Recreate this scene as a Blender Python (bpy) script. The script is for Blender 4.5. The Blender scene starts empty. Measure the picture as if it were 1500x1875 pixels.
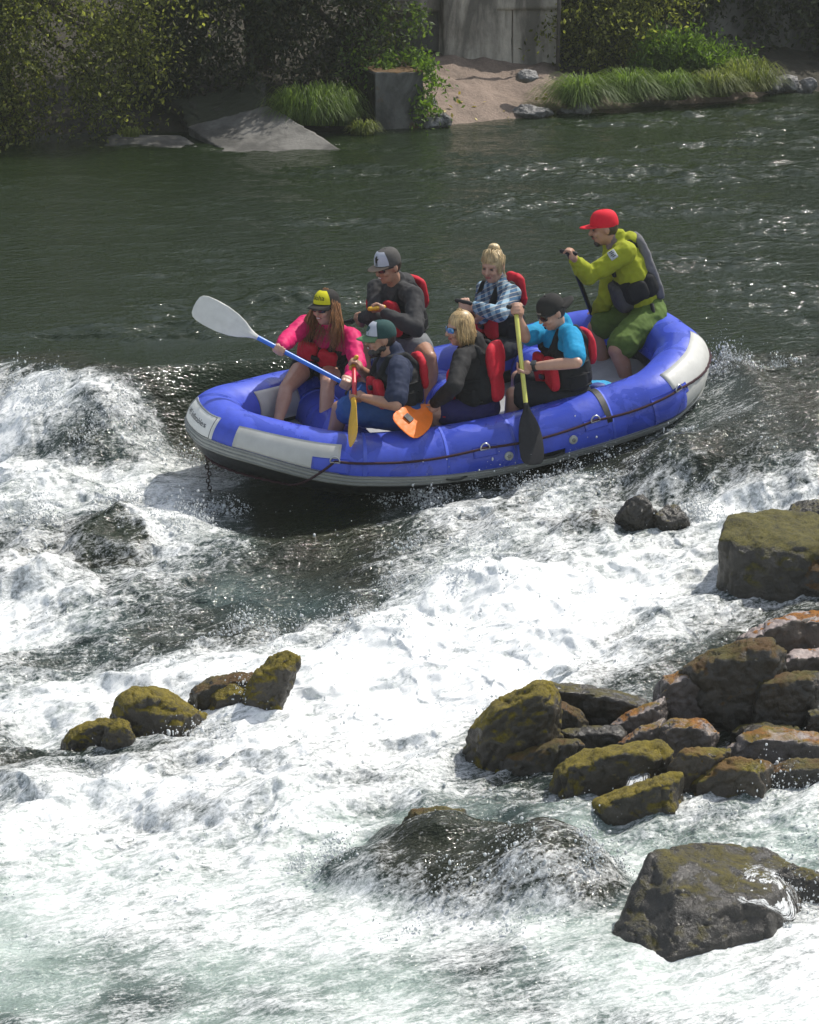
import bpy, math, random
import numpy as np
from mathutils import Vector, Matrix

# ------------------------------------------------------------------ camera, world, sun
SC = bpy.context.scene
COL = SC.collection
CAM_H = 5.05
PITCH = math.radians(15)
FPX = 5919.0
cam_data = bpy.data.cameras.new('camera')
cam = bpy.data.objects.new('camera', cam_data)
COL.objects.link(cam)
cam_data.sensor_fit = 'VERTICAL'
cam_data.sensor_height = 24.0
cam_data.lens = FPX / 1875.0 * 24.0
cam_data.clip_start = 0.5
cam_data.clip_end = 600
cam.location = (0, 0, CAM_H)
cam.rotation_euler = (math.radians(90) - PITCH, 0, 0)
SC.camera = cam

SUN = np.array([0.46, 0.36, 0.81]); SUN = SUN / np.linalg.norm(SUN)
elev = math.asin(SUN[2]); azim = math.atan2(SUN[0], SUN[1])
world = bpy.data.worlds.new('World'); SC.world = world; world.use_nodes = True
wn = world.node_tree
sky = wn.nodes.new('ShaderNodeTexSky'); sky.sky_type = 'NISHITA'; sky.sun_disc = False
sky.sun_elevation = elev; sky.sun_rotation = azim
sky.air_density = 1.0; sky.dust_density = 1.5; sky.ozone_density = 1.0
bg = wn.nodes['Background']; bg.inputs['Strength'].default_value = 0.15
hsv = wn.nodes.new('ShaderNodeHueSaturation'); hsv.inputs['Saturation'].default_value = 0.55      # thin summer haze: a paler sky
wn.links.new(sky.outputs[0], hsv.inputs['Color']); wn.links.new(hsv.outputs[0], bg.inputs[0])
sun_d = bpy.data.lights.new('sun', 'SUN'); sun_d.energy = 4.0; sun_d.angle = math.radians(0.5)
sun_d.color = (1.0, 0.95, 0.87)
sun = bpy.data.objects.new('sun', sun_d); COL.objects.link(sun)
sun.rotation_euler = Vector(tuple(SUN)).to_track_quat('Z', 'Y').to_euler()
SC.view_settings.view_transform = 'Standard'; SC.view_settings.look = 'None'
SC.view_settings.exposure = 0.26; SC.view_settings.gamma = 1.0
SC.cycles.max_bounces = 6; SC.cycles.transparent_max_bounces = 8
SC.cycles.caustics_reflective = False; SC.cycles.caustics_refractive = False

rng = np.random.default_rng(7)
random.seed(7)
cP, sP = math.cos(PITCH), math.sin(PITCH)

def pt(px, py, Y):
    """world point seen at photo pixel (px,py) in the vertical plane y=Y"""
    a = (px - 750) / FPX; b = (937.5 - py) / FPX
    d = np.array([a, cP + b * sP, -sP + b * cP])
    return np.array([0, 0, CAM_H]) + d * (Y / d[1])

def gp(px, py, z):
    """world point seen at photo pixel on the level plane z"""
    a = (px - 750) / FPX; b = (937.5 - py) / FPX
    d = np.array([a, cP + b * sP, -sP + b * cP])
    return np.array([0, 0, CAM_H]) + d * ((z - CAM_H) / d[2])

def reach(parent, px, py, L, sgn):
    """point on the view ray through (px,py) at distance L from parent; sgn -1 nearer the camera, +1 farther"""
    o = np.array([0, 0, CAM_H]); d = pt(px, py, 20.0) - o; d = d / np.linalg.norm(d)
    w = o - parent; b = w @ d; c = w @ w - L * L
    disc = b * b - c
    t = -b + (sgn * math.sqrt(disc) if disc > 0 else 0)
    return o + d * t

# ------------------------------------------------------------------ noise
_perm = rng.permutation(256).astype(np.int32)
_perm = np.concatenate([_perm, _perm, _perm])
_g3 = rng.normal(size=(256, 3)); _g3 /= np.linalg.norm(_g3, axis=1)[:, None]
def perlin3(p):
    p = np.asarray(p, np.float64)
    i = np.floor(p).astype(np.int64); f = p - i; i &= 255
    u = f * f * f * (f * (f * 6 - 15) + 10)
    out = 0
    for dx in (0, 1):
        wx = u[:, 0] if dx else 1 - u[:, 0]
        for dy in (0, 1):
            wy = u[:, 1] if dy else 1 - u[:, 1]
            for dz in (0, 1):
                wz = u[:, 2] if dz else 1 - u[:, 2]
                h = _perm[_perm[_perm[(i[:, 0] + dx) & 255] + ((i[:, 1] + dy) & 255)] + ((i[:, 2] + dz) & 255)]
                g = _g3[h]
                out = out + wx * wy * wz * (g[:, 0] * (f[:, 0] - dx) + g[:, 1] * (f[:, 1] - dy) + g[:, 2] * (f[:, 2] - dz))
    return out * 1.5
_a2 = rng.uniform(0, 2 * np.pi, 256); _g2 = np.stack([np.cos(_a2), np.sin(_a2)], 1)
def perlin2(x, y):
    ix = np.floor(x).astype(np.int64); iy = np.floor(y).astype(np.int64)
    fx = x - ix; fy = y - iy; ix &= 255; iy &= 255
    u = fx * fx * fx * (fx * (fx * 6 - 15) + 10); v = fy * fy * fy * (fy * (fy * 6 - 15) + 10)
    def gr(dx, dy):
        g = _g2[_perm[_perm[(ix + dx) & 255] + ((iy + dy) & 255)]]
        return g[..., 0] * (fx - dx) + g[..., 1] * (fy - dy)
    a = gr(0, 0) * (1 - u) + gr(1, 0) * u
    b = gr(0, 1) * (1 - u) + gr(1, 1) * u
    return (a * (1 - v) + b * v) * 1.4
def fbm2(x, y, o=4, lac=2.03, gain=0.5):
    s = 0; a = 1.0
    for k in range(o):
        s = s + a * perlin2(x + 17.3 * k, y - 9.1 * k); x = x * lac; y = y * lac; a *= gain
    return s
def fbm3(p, o=4, gain=0.5, lac=2.03):
    s = 0; a = 1.0; p = np.array(p, float)
    for k in range(o):
        s = s + a * perlin3(p + 11.7 * k); p = p * lac; a *= gain
    return s
def sstep(a, b, x):
    t = np.clip((x - a) / (b - a), 0, 1); return t * t * (3 - 2 * t)
def unit(v):
    v = np.asarray(v, float); return v / (np.linalg.norm(v) + 1e-12)

# ------------------------------------------------------------------ materials
def lin(c):
    return tuple(((v / 255) / 12.92 if v / 255 <= 0.04045 else ((v / 255 + 0.055) / 1.055) ** 2.4) for v in c)
def new_mat(name):
    m = bpy.data.materials.new(name); m.use_nodes = True
    return m, m.node_tree, m.node_tree.nodes['Principled BSDF']
def nd(nt, t, **kw):
    n = nt.nodes.new(t)
    for k, v in kw.items():
        if hasattr(n, k): setattr(n, k, v)
        else: n.inputs[k.replace('_', ' ')].default_value = v
    return n
def ramp(nt, src, stops):
    r = nt.nodes.new('ShaderNodeValToRGB'); e = r.color_ramp.elements
    while len(e) < len(stops): e.new(0.5)
    for q, (p, c) in zip(e, stops):
        q.position = p; q.color = (*c, 1) if len(c) == 3 else c
    nt.links.new(src, r.inputs[0]); return r
def mixc(nt, fac, a, b, blend='MIX'):
    m = nt.nodes.new('ShaderNodeMix'); m.data_type = 'RGBA'; m.blend_type = blend
    for sock, v in ((m.inputs[0], fac), (m.inputs[6], a), (m.inputs[7], b)):
        if hasattr(v, 'is_linked'): nt.links.new(v, sock)
        elif isinstance(v, (int, float)): sock.default_value = v
        else: sock.default_value = (*v, 1)
    return m.outputs[2]
def mathn(nt, op, a, b=None, clamp=False):
    m = nt.nodes.new('ShaderNodeMath'); m.operation = op; m.use_clamp = clamp
    for i, v in enumerate((a, b)):
        if v is None: continue
        if hasattr(v, 'is_linked'): nt.links.new(v, m.inputs[i])
        else: m.inputs[i].default_value = v
    return m.outputs[0]
def noise(nt, scale, detail=4, rough=0.55, vec=None, dist=0.0):
    n = nt.nodes.new('ShaderNodeTexNoise'); n.inputs['Scale'].default_value = scale
    n.inputs['Detail'].default_value = detail; n.inputs['Roughness'].default_value = rough
    n.inputs['Distortion'].default_value = dist
    if vec is not None: nt.links.new(vec, n.inputs['Vector'])
    return n.outputs['Fac']
def bump(nt, bs, h, strength, dist):
    b = nt.nodes.new('ShaderNodeBump'); b.inputs['Strength'].default_value = strength
    b.inputs['Distance'].default_value = dist
    nt.links.new(h, b.inputs['Height']); nt.links.new(b.outputs[0], bs.inputs['Normal']); return b
def gpos(nt):
    return nt.nodes.new('ShaderNodeNewGeometry').outputs['Position']

_mc = {}
def cloth(name, c, rough=0.85, var=0.25, scale=60, spec=0.2, bumpd=0.002):
    if name in _mc: return _mc[name]
    m, nt, b = new_mat(name)
    n = noise(nt, scale, 5, 0.6, gpos(nt))
    n2 = noise(nt, 7, 3, 0.5, gpos(nt))
    f = mathn(nt, 'ADD', mathn(nt, 'MULTIPLY', n, 0.5), mathn(nt, 'MULTIPLY', n2, 0.5))
    lo = tuple(v * (1 - var) for v in c); hi = tuple(min(1, v * (1 + var)) for v in c)
    r = ramp(nt, f, [(0.3, lo), (0.7, hi)])
    nt.links.new(r.outputs[0], b.inputs['Base Color'])
    b.inputs['Roughness'].default_value = rough; b.inputs['Specular IOR Level'].default_value = spec
    bump(nt, b, n, 0.5, bumpd)
    _mc[name] = m; return m
def plastic(name, c, rough=0.35, var=0.12, spec=0.5, coat=0.0):
    if name in _mc: return _mc[name]
    m, nt, b = new_mat(name)
    n = noise(nt, 9, 5, 0.6, gpos(nt))
    r = ramp(nt, n, [(0.3, tuple(v * (1 - var) for v in c)), (0.7, tuple(min(1, v * (1 + var)) for v in c))])
    nt.links.new(r.outputs[0], b.inputs['Base Color'])
    rr = ramp(nt, noise(nt, 30, 3, 0.6, gpos(nt)), [(0.35, (rough * .8,) * 3), (0.65, (rough * 1.25,) * 3)])
    nt.links.new(rr.outputs[0], b.inputs['Roughness'])
    b.inputs['Specular IOR Level'].default_value = spec
    if coat: b.inputs['Coat Weight'].default_value = coat; b.inputs['Coat Roughness'].default_value = 0.15
    _mc[name] = m; return m
def skin_mat(name, c):
    if name in _mc: return _mc[name]
    m, nt, b = new_mat(name)
    n = noise(nt, 18, 4, 0.6, gpos(nt))
    r = ramp(nt, n, [(0.3, tuple(v * f for v, f in zip(c, (.85, .78, .75)))), (0.7, c)])
    nt.links.new(r.outputs[0], b.inputs['Base Color'])
    b.inputs['Roughness'].default_value = 0.42; b.inputs['Specular IOR Level'].default_value = 0.45
    b.inputs['Subsurface Weight'].default_value = 0.0
    _mc[name] = m; return m
def metal(name, c, rough=0.3):
    if name in _mc: return _mc[name]
    m, nt, b = new_mat(name)
    r = ramp(nt, noise(nt, 40, 3, .6, gpos(nt)), [(.3, tuple(v * .7 for v in c)), (.7, c)])
    nt.links.new(r.outputs[0], b.inputs['Base Color'])
    b.inputs['Metallic'].default_value = 0.9; b.inputs['Roughness'].default_value = rough
    _mc[name] = m; return m

# ------------------------------------------------------------------ mesh helpers
def np_mesh(name, V, Fq, smooth=True):
    """fast mesh from numpy verts and an (n,k) face index array"""
    V = np.ascontiguousarray(V, np.float32); Fq = np.ascontiguousarray(Fq, np.int32)
    me = bpy.data.meshes.new(name)
    me.vertices.add(len(V)); me.vertices.foreach_set('co', V.ravel())
    k = Fq.shape[1]; n = len(Fq)
    me.loops.add(n * k); me.loops.foreach_set('vertex_index', Fq.ravel())
    me.polygons.add(n); me.polygons.foreach_set('loop_start', np.arange(0, n * k, k, dtype=np.int32))
    try: me.polygons.foreach_set('loop_total', np.full(n, k, np.int32))
    except Exception: pass
    if smooth: me.polygons.foreach_set('use_smooth', np.ones(n, bool))
    me.update(calc_edges=True); me.validate()
    return me
def link(name, me, mat=None, parent=None):
    o = bpy.data.objects.new(name, me); COL.objects.link(o)
    if mat is not None: me.materials.append(mat)
    if parent is not None: o.parent = parent
    return o
def empty(name, loc=(0, 0, 0)):
    o = bpy.data.objects.new(name, None); COL.objects.link(o); o.empty_display_size = 0.2
    o.location = tuple(loc); return o
def tag(o, label, cat, group=None, kind=None):
    o['label'] = label; o['category'] = cat
    if group: o['group'] = group
    if kind: o['kind'] = kind
    return o
def setting(o, kind='structure'):
    o['kind'] = kind; return o

class MB:
    """collects polygons"""
    def __init__(self): self.v = []; self.f = []
    def add(self, V, Fs):
        b = len(self.v); self.v.extend([tuple(map(float, p)) for p in V])
        self.f.extend([tuple(int(i) + b for i in q) for q in Fs]); return self
    def mesh(self, name, smooth=True, org=None):
        me = bpy.data.meshes.new(name)
        v = self.v if org is None else [(p[0] - org[0], p[1] - org[1], p[2] - org[2]) for p in self.v]
        me.from_pydata(v, [], self.f)
        if smooth: me.polygons.foreach_set('use_smooth', [True] * len(me.polygons))
        me.update(); return me
    def build(self, name, mat, parent=None, smooth=True):
        org = tuple(parent_loc(parent)) if parent is not None else None
        return link(name, self.mesh(name, smooth, org), mat, parent)
def parent_loc(p):
    l = np.zeros(3)
    while p is not None:
        l = l + np.array(p.location); p = p.parent
    return l
def frame_of(d, hint=(0, 0, 1)):
    d = unit(d); h = np.asarray(hint, float)
    if abs(d @ unit(h)) > 0.98: h = np.array([1., 0, 0])
    a = unit(np.cross(h, d)); return a, np.cross(d, a), d
def tube(mb, pts, rad, n=10, cap=True, closed=False):
    pts = [np.asarray(p, float) for p in pts]; m = len(pts)
    rad = [rad] * m if np.isscalar(rad) else rad
    V = []; a = None
    for i in range(m):
        if closed: t = pts[(i + 1) % m] - pts[i - 1]
        else: t = pts[min(i + 1, m - 1)] - pts[max(i - 1, 0)]
        t = unit(t)
        if a is None: a, _, _ = frame_of(t)
        a = unit(a - t * (a @ t)); b = np.cross(t, a)
        for k in range(n):
            q = 2 * math.pi * k / n
            V.append(pts[i] + rad[i] * (math.cos(q) * a + math.sin(q) * b))
    Fs = []
    for i in range(m if closed else m - 1):
        j = (i + 1) % m
        for k in range(n):
            k2 = (k + 1) % n
            Fs.append((i * n + k, i * n + k2, j * n + k2, j * n + k))
    if cap and not closed:
        Fs.append(tuple(range(n - 1, -1, -1))); Fs.append(tuple((m - 1) * n + k for k in range(n)))
    return mb.add(V, Fs)
def capsule(mb, p0, p1, r0, r1, n=12, flat=1.0, hint=(0, 0, 1)):
    p0 = np.asarray(p0, float); p1 = np.asarray(p1, float)
    if np.linalg.norm(p1 - p0) < 1e-5: p1 = p0 + np.array([0, 0, 1e-4])
    a, b, d = frame_of(p1 - p0, hint)
    rows = []
    for k in range(1, 5):
        q = math.pi / 2 * (1 - k / 4); rows.append((p0 - d * r0 * math.sin(q), r0 * math.cos(q)))
    for k in range(0, 4):
        q = math.pi / 2 * k / 4; rows.append((p1 + d * r1 * math.sin(q), r1 * math.cos(q)))
    V = [p0 - d * r0]
    for c, r in rows:
        for k in range(n):
            q = 2 * math.pi * k / n; V.append(c + r * (math.cos(q) * a + flat * math.sin(q) * b))
    V.append(p1 + d * r1); L = len(V) - 1; Fs = []
    for k in range(n): Fs.append((0, 1 + (k + 1) % n, 1 + k))
    for i in range(len(rows) - 1):
        for k in range(n):
            k2 = (k + 1) % n; s = 1 + i * n
            Fs.append((s + k, s + k2, s + n + k2, s + n + k))
    s = 1 + (len(rows) - 1) * n
    for k in range(n): Fs.append((s + k, s + (k + 1) % n, L))
    return mb.add(V, Fs)
def chain(mb, pts, rad, n=12, flat=1.0, hint=(0, 0, 1)):
    for i in range(len(pts) - 1): capsule(mb, pts[i], pts[i + 1], rad[i], rad[i + 1], n, flat, hint)
    return mb
def superq(mb, c, ax, r, e=1.0, nu=20, nv=12):
    """superellipsoid: ax three unit axes, r three radii, e<1 boxier"""
    c = np.asarray(c, float); pw = lambda x: math.copysign(abs(x) ** e, x)
    V = [c - ax[2] * r[2]]
    for j in range(1, nv):
        t = -math.pi / 2 + math.pi * j / nv
        for k in range(nu):
            q = 2 * math.pi * k / nu
            V.append(c + ax[0] * r[0] * pw(math.cos(t)) * pw(math.cos(q)) + ax[1] * r[1] * pw(math.cos(t)) * pw(math.sin(q)) + ax[2] * r[2] * pw(math.sin(t)))
    V.append(c + ax[2] * r[2]); L = len(V) - 1; Fs = []
    for k in range(nu): Fs.append((0, 1 + (k + 1) % nu, 1 + k))
    for j in range(nv - 2):
        for k in range(nu):
            k2 = (k + 1) % nu; s = 1 + j * nu
            Fs.append((s + k, s + k2, s + nu + k2, s + nu + k))
    s = 1 + (nv - 2) * nu
    for k in range(nu): Fs.append((s + k, s + (k + 1) % nu, L))
    return mb.add(V, Fs)
def box(mb, c, ax, r, bev=0.15):
    return superq(mb, c, ax, r, bev, 16, 10)
def remesh(mb, voxel, wr_amp=0.0, wr_scale=12.0, smooth=3, stretch=None):
    """union of overlapping closed shapes -> one continuous surface (verts, normals, mesh)"""
    me = mb.mesh('tmp'); o = bpy.data.objects.new('tmp', me); COL.objects.link(o)
    md = o.modifiers.new('r', 'REMESH'); md.mode = 'VOXEL'; md.voxel_size = voxel; md.adaptivity = 0
    if smooth:
        s = o.modifiers.new('s', 'SMOOTH'); s.iterations = smooth; s.factor = 0.5
    dg = bpy.context.evaluated_depsgraph_get()
    out = bpy.data.meshes.new_from_object(o.evaluated_get(dg))
    bpy.data.objects.remove(o); bpy.data.meshes.remove(me)
    n = len(out.vertices)
    out.polygons.foreach_set('use_smooth', np.ones(len(out.polygons), bool))
    if wr_amp and n:
        co = np.empty(n * 3, np.float32); out.vertices.foreach_get('co', co); co = co.reshape(-1, 3)
        no = np.empty(n * 3, np.float32); out.vertices.foreach_get('normal', no); no = no.reshape(-1, 3)
        q = co * wr_scale
        if stretch is not None: q = q @ stretch
        w = fbm3(q, 3); w = w + 0.8 * (0.35 - np.abs(perlin3(q * 1.3 + 31)) * 1.6)
        co = co + no * (w * wr_amp)[:, None]
        out.vertices.foreach_set('co', co.ravel().astype(np.float32))
    out.update()
    return out
def rm_build(mb, name, mat, parent, voxel=0.01, wr_amp=0.0, wr_scale=12.0, smooth=3, stretch=None):
    me = remesh(mb, voxel, wr_amp, wr_scale, smooth, stretch)
    org = parent_loc(parent) if parent is not None else np.zeros(3)
    me.transform(Matrix.Translation(Vector(tuple(-org))))
    me.name = name
    return link(name, me, mat, parent)
def mverts(me):
    co = np.empty(len(me.vertices) * 3, np.float32); me.vertices.foreach_get('co', co); return co.reshape(-1, 3)

def text_mesh(body, size, mapper, thick=0.0):
    """letters as a mesh; mapper takes (n,2) letter coordinates to world points"""
    cu = bpy.data.curves.new('t', 'FONT'); cu.body = body; cu.size = size; cu.align_x = 'CENTER'; cu.align_y = 'CENTER'
    cu.resolution_u = 3
    o = bpy.data.objects.new('t', cu); COL.objects.link(o)
    me = bpy.data.meshes.new_from_object(o.evaluated_get(bpy.context.evaluated_depsgraph_get()))
    bpy.data.objects.remove(o); bpy.data.curves.remove(cu)
    co = mverts(me); W = mapper(co[:, :2])
    me.vertices.foreach_set('co', np.asarray(W, np.float32).ravel()); me.update()
    return me

# ------------------------------------------------------------------ raft pose (used by the water too)
def rot_zyx(yaw, pit, rol):
    cy, sy, cp, sp, cr, sr = math.cos(yaw), math.sin(yaw), math.cos(pit), math.sin(pit), math.cos(rol), math.sin(rol)
    return np.array([[cy, -sy, 0], [sy, cy, 0], [0, 0, 1]]) @ np.array([[cp, 0, sp], [0, 1, 0], [-sp, 0, cp]]) @ np.array([[1, 0, 0], [0, cr, -sr], [0, sr, cr]])
RC = np.array([0.279, 21.349, 0.03]); RR = rot_zyx(3.443, 0.128, -0.095)
HL, HB, TR = 1.60, 0.725, 0.197
def rw(x, y, z): return RR @ np.array([x, y, z], float) + RC       # raft local (bow +x, near side +y) -> world
def rocker(x):
    x = np.asarray(x, float)
    return np.where(x > 0, 0.224, 0.15) * (np.abs(x) / HL) ** 2.2

HAZE = .0008
# ------------------------------------------------------------------ river water
FOAM = '555555556655566666677888999999999 555555556655566666677888999999999 555555556655666666677888999999999 555555556655666666677788999999999 555555556555666666677788999999999 444444445555566666667788999999999 444444445555555555556788899999999 444444445666666666666678899999999 444444456778888888886567899999999 555555567888888888886556788888888 666666678888887776666655677777777 666666677888875543345655556666666 677777777888875433335655555666655 888888878888876433335665555555555 888888888888887543344666555556666 888888889888888644445666666777777 888888899998988765555666767777777 888777889998888876554555555555555 666666789988888887544444444444444 555555667788888887544444333333333 555555445678889987644433333333333 666666666678888988654433333333333 888888887778888998764443333333333 888778888889889999876544333333333 666667889999999999987654333333333 655556667889999999998764333333333 555554445778899999999875433333333 666665444456789999999987533333333 888886443334678999999987654433333 888886544333345899999998765444444 888887654332124689999998765555555 777777654432123468999999876655555 666667655432112357887888877665555 655567555532212356776788887665555 555556446543212246666677777765555 555555446643222346666665678765666 555555347653222346666655578776666 666654357653212346666655578777788 666665457642111246666655555566544 666676568642101134555554433333222 777776677642100011233333333322222 777776777642100000011233444332111 888766667653100000000123444432111 888643456542100000000012444432111 888755556531000000000012344422111 988887654210000000000001234421111 777765321000000000000001234321111 655321100000000000000000123221111 333211000000000000000000112211111 211110000000000000000000011111111 000000000000000000000000000000000'.split()
FT = np.array([[int(c) / 9 for c in r] for r in FOAM])
def lip(x): return 21.0 - .25 * np.clip(x, -3.5, 3.5)
LT = [-9, -7.6, -4.6, -3.5, -2.3, -1.4, -.5, 0, .4, .9]
LZ = [-.95, -.9, -.75, -.65, -.52, -.42, -.3, 0, .15, .2]
def level(x, y): return np.interp(y - lip(x), LT, LZ)
def table(x, y):
    u = np.clip((x + 3.2) / .2, 0, 31.999); v = np.clip((y - 12.6) / .2, 0, 49.999)
    i = u.astype(int); j = v.astype(int); a = u - i; b = v - j
    return (FT[j, i] * (1 - a) + FT[j, i + 1] * a) * (1 - b) + (FT[j + 1, i] * (1 - a) + FT[j + 1, i + 1] * a) * b
BUMPS = []                        # (centre, rx, ry, height, foam gain) standing waves and water swelling over sunken rocks
def hump(px, py, z, rx, ry, h, df=0.0):                             # df: how far the sheet of water over it is clear of air
    c = gp(px, py, z); BUMPS.append((c[0], c[1], rx, ry, h, df))
hump(880, 1625, -.85, .58, .40, .17, .85); hump(1030, 1650, -.88, .32, .30, .12, .85); hump(650, 1625, -.85, .18, .2, .08, .6); hump(770, 1570, -.82, .26, .28, .08, .7)
hump(205, 985, -.42, .26, .32, .14, .8); hump(30, 1060, -.5, .28, .25, .12, .8); hump(1060, 985, -.42, .25, .2, .08, .7)
hump(200, 676, .2, .60, .34, .07); hump(130, 745, .0, .5, .28, .02); hump(330, 770, -.1, .3, .25, .05)
hump(330, 960, -.4, .3, .3, .12); hump(90, 900, -.35, .3, .25, .10)
hump(1330, 745, .0, .24, .3, .10); hump(1130, 840, -.2, .35, .22, .10); hump(1230, 905, -.3, .2, .2, .1)
hump(820, 955, -.4, .35, .2, .09); hump(1010, 915, -.3, .35, .2, .09)
hump(520, 1215, -.62, .35, .18, .07); hump(720, 1160, -.57, .35, .18, .08); hump(960, 1090, -.52, .4, .2, .08)
hump(560, 1050, -.48, .35, .35, -.06); hump(180, 1210, -.62, .35, .25, -.03)
hump(1290, 1360, -.71, .75, .75, -.10); hump(290, 1310, -.69, .4, .3, -.05); hump(1250, 1140, -.55, .3, .25, .05); hump(450, 1470, -.78, .4, .2, .06); hump(150, 1440, -.76, .4, .18, .07)
hump(1430, 1470, -.78, .35, .2, .10); hump(1250, 1500, -.8, .3, .2, .08)

def river(x, y, micro=True):
    """height, foam and air content of the water, and the sideways push of the chop"""
    t = y - lip(x)
    wx = x + .10 * fbm2(x * 2.1, y * 2.1, 3); wy = y + .12 * fbm2(x * 2.1 + 40, y * 2.1, 3)
    foam = table(wx, wy)
    foam = foam * (1 - .13 * sstep(17.2, 15.8, y))
    foam = foam + .06 * foam * sstep(-.5, -1.3, x) * sstep(17.8, 18.6, y)
    rap = sstep(.75, -.45, t)
    near = sstep(15.6, 14.4, y)
    T = rap * (.35 + .65 * foam) + .5 * foam * (1 - rap)
    T = T * (1 - .62 * near) * (1 + .2 * np.exp(-((x + 2.0) / 1.0) ** 2 - ((y - 20.2) / 1.3) ** 2))
    z = level(x, y); clear = 0
    for cx, cy, rx, ry, h, df in BUMPS:
        g = np.exp(-(((x - cx) / rx) ** 2 + ((y - cy) / ry) ** 2) ** (2.4 if df else 1.3))
        z = z + h * g
        if df: clear = np.maximum(clear, df * np.minimum(1, g * 1.6))
    th = .50; ct, st_ = np.cos(th), np.sin(th)
    fx = x * ct + y * st_; fy = -x * st_ + y * ct            # along / across the flow of the rapid
    n1 = fbm2(fx * .9, fy * 1.25, 2)
    z = z + T * (.10 + .02 * np.exp(-((x + 2.0) / 1.0) ** 2)) * n1
    wq = .25 * fbm2(x * 1.6 + 60, y * 1.6, 2)
    b2 = .42 - np.abs(perlin2(fx * 1.5 + 3 + wq, fy * 3.2 + wq)); b3 = .42 - np.abs(perlin2(fx * 2.6 + 9 + wq, fy * 7.5 + 2 * wq))
    z = z + T * (.13 * b2 + .06 * b3) * (1 - .35 * sstep(.8, 1, foam))
    dx = dy = 0
    if micro:
        n4 = perlin2(fx * 6 + 3 * wq, fy * 17 + 4 * wq); n5 = .4 - np.abs(perlin2(fx * 13 + 5, fy * 32 + 6 * wq)); n6 = perlin2(x * 50, y * 42)
        z = z + T * (.016 * n4 + .009 * n5 + .003 * n6) * (1 - .6 * near) * (1 - .45 * np.clip(foam - .7, 0, .3) / .3)
        dx = T * (.05 * perlin2(x * 4.3 + 70, y * 4.3) + .02 * perlin2(x * 13 + 7, y * 13))
        dy = T * (.06 * perlin2(x * 4.3, y * 4.3 + 50) + .025 * perlin2(x * 12, y * 12 + 31))
    calm = 1 - rap
    far = sstep(22, 26, y)
    patchy = (.30 + 2.0 * sstep(-.05, .65, fbm2(x * .35 + 20, y * .8, 3) + .10 * x + .03)) * (1 - .85 * np.exp(-((x + 2.0) / .7) ** 2 - ((y - 22.0) / .7) ** 2))
    z = z + calm * (.016 * fbm2(x * .55 + 5, y * 1.5, 2) + patchy * (.020 * fbm2(x * 1.5, y * 4.2, 2) + .009 * fbm2(x * 5.5, y * 10, 2)))
    # the raft presses the surface down under its hull
    dxr = x - RC[0]; dyr = y - RC[1]
    lx = dxr * RR[0, 0] + dyr * RR[1, 0]; ly = dxr * RR[0, 1] + dyr * RR[1, 1]
    hull = RC[2] + (dxr * RR[2, 0] * 0 + lx * RR[2, 0] + ly * RR[2, 1]) + rocker(np.clip(lx, -2, 2)) - TR
    off = np.interp(lx, [-1.9, -1.2, -.5, .3, .9, 1.5, 1.9], [-.04, .02, .0, -.04, -.12, -.26, -.30])
    m = sstep(1.35, .95, ((np.abs(lx) / 1.85) ** 4 + (np.abs(ly) / .98) ** 4) ** .25)
    z = np.where(m > 0, z * (1 - m) + np.minimum(z, hull + off) * m, z)
    aer = np.maximum(sstep(17.3, 14.8, y) * .75, .35 * rap * np.exp(-((x + .9) ** 2 + ((y - 18.6) / 1.1) ** 2) / .8))
    aer = np.maximum(aer, foam * .55) * (1 - clear)
    aer = aer * (.75 + .5 * fbm2(x * 1.3 + 9, y * 1.3, 3))
    foam = foam + .10 * rap * (b3 * 2 - .3)
    return z, foam, np.clip(aer, 0, 1), dx, dy

def axis(parts):
    out = []
    for a, b, s0, s1 in parts:
        p = a
        while p < b - 1e-6:
            out.append(p); q = (p - a) / (b - a); p += s0 + (s1 - s0) * q
    out.append(parts[-1][1]); return np.array(out)
xr = axis([(0, 2.75, .0075, .0075), (2.75, 6, .0075, .12), (6, 70, .12, 6)])
gx = np.concatenate([-xr[:0:-1], xr])
gy = axis([(3, 13, .5, .014), (13, 22.4, .013, .013), (22.4, 26, .013, .03), (26, 38, .03, .045), (38, 46, .1, .8)])
X, Y = np.meshgrid(gx, gy); sh = X.shape
Xf, Yf = X.ravel(), Y.ravel()
Zf, Ff, Af, DX, DY = river(Xf, Yf)
V = np.stack([Xf + DX, Yf + DY, Zf], 1)
ny, nx = sh
ii = (np.arange(ny - 1)[:, None] * nx + np.arange(nx - 1)[None, :]).ravel()
Q = np.stack([ii, ii + 1, ii + nx + 1, ii + nx], 1)
wme = np_mesh('river', V, Q)
for nm, arr in (('foam', Ff), ('aer', Af)):
    at = wme.attributes.new(nm, 'FLOAT', 'POINT'); at.data.foreach_set('value', np.ascontiguousarray(arr, np.float32))

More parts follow.
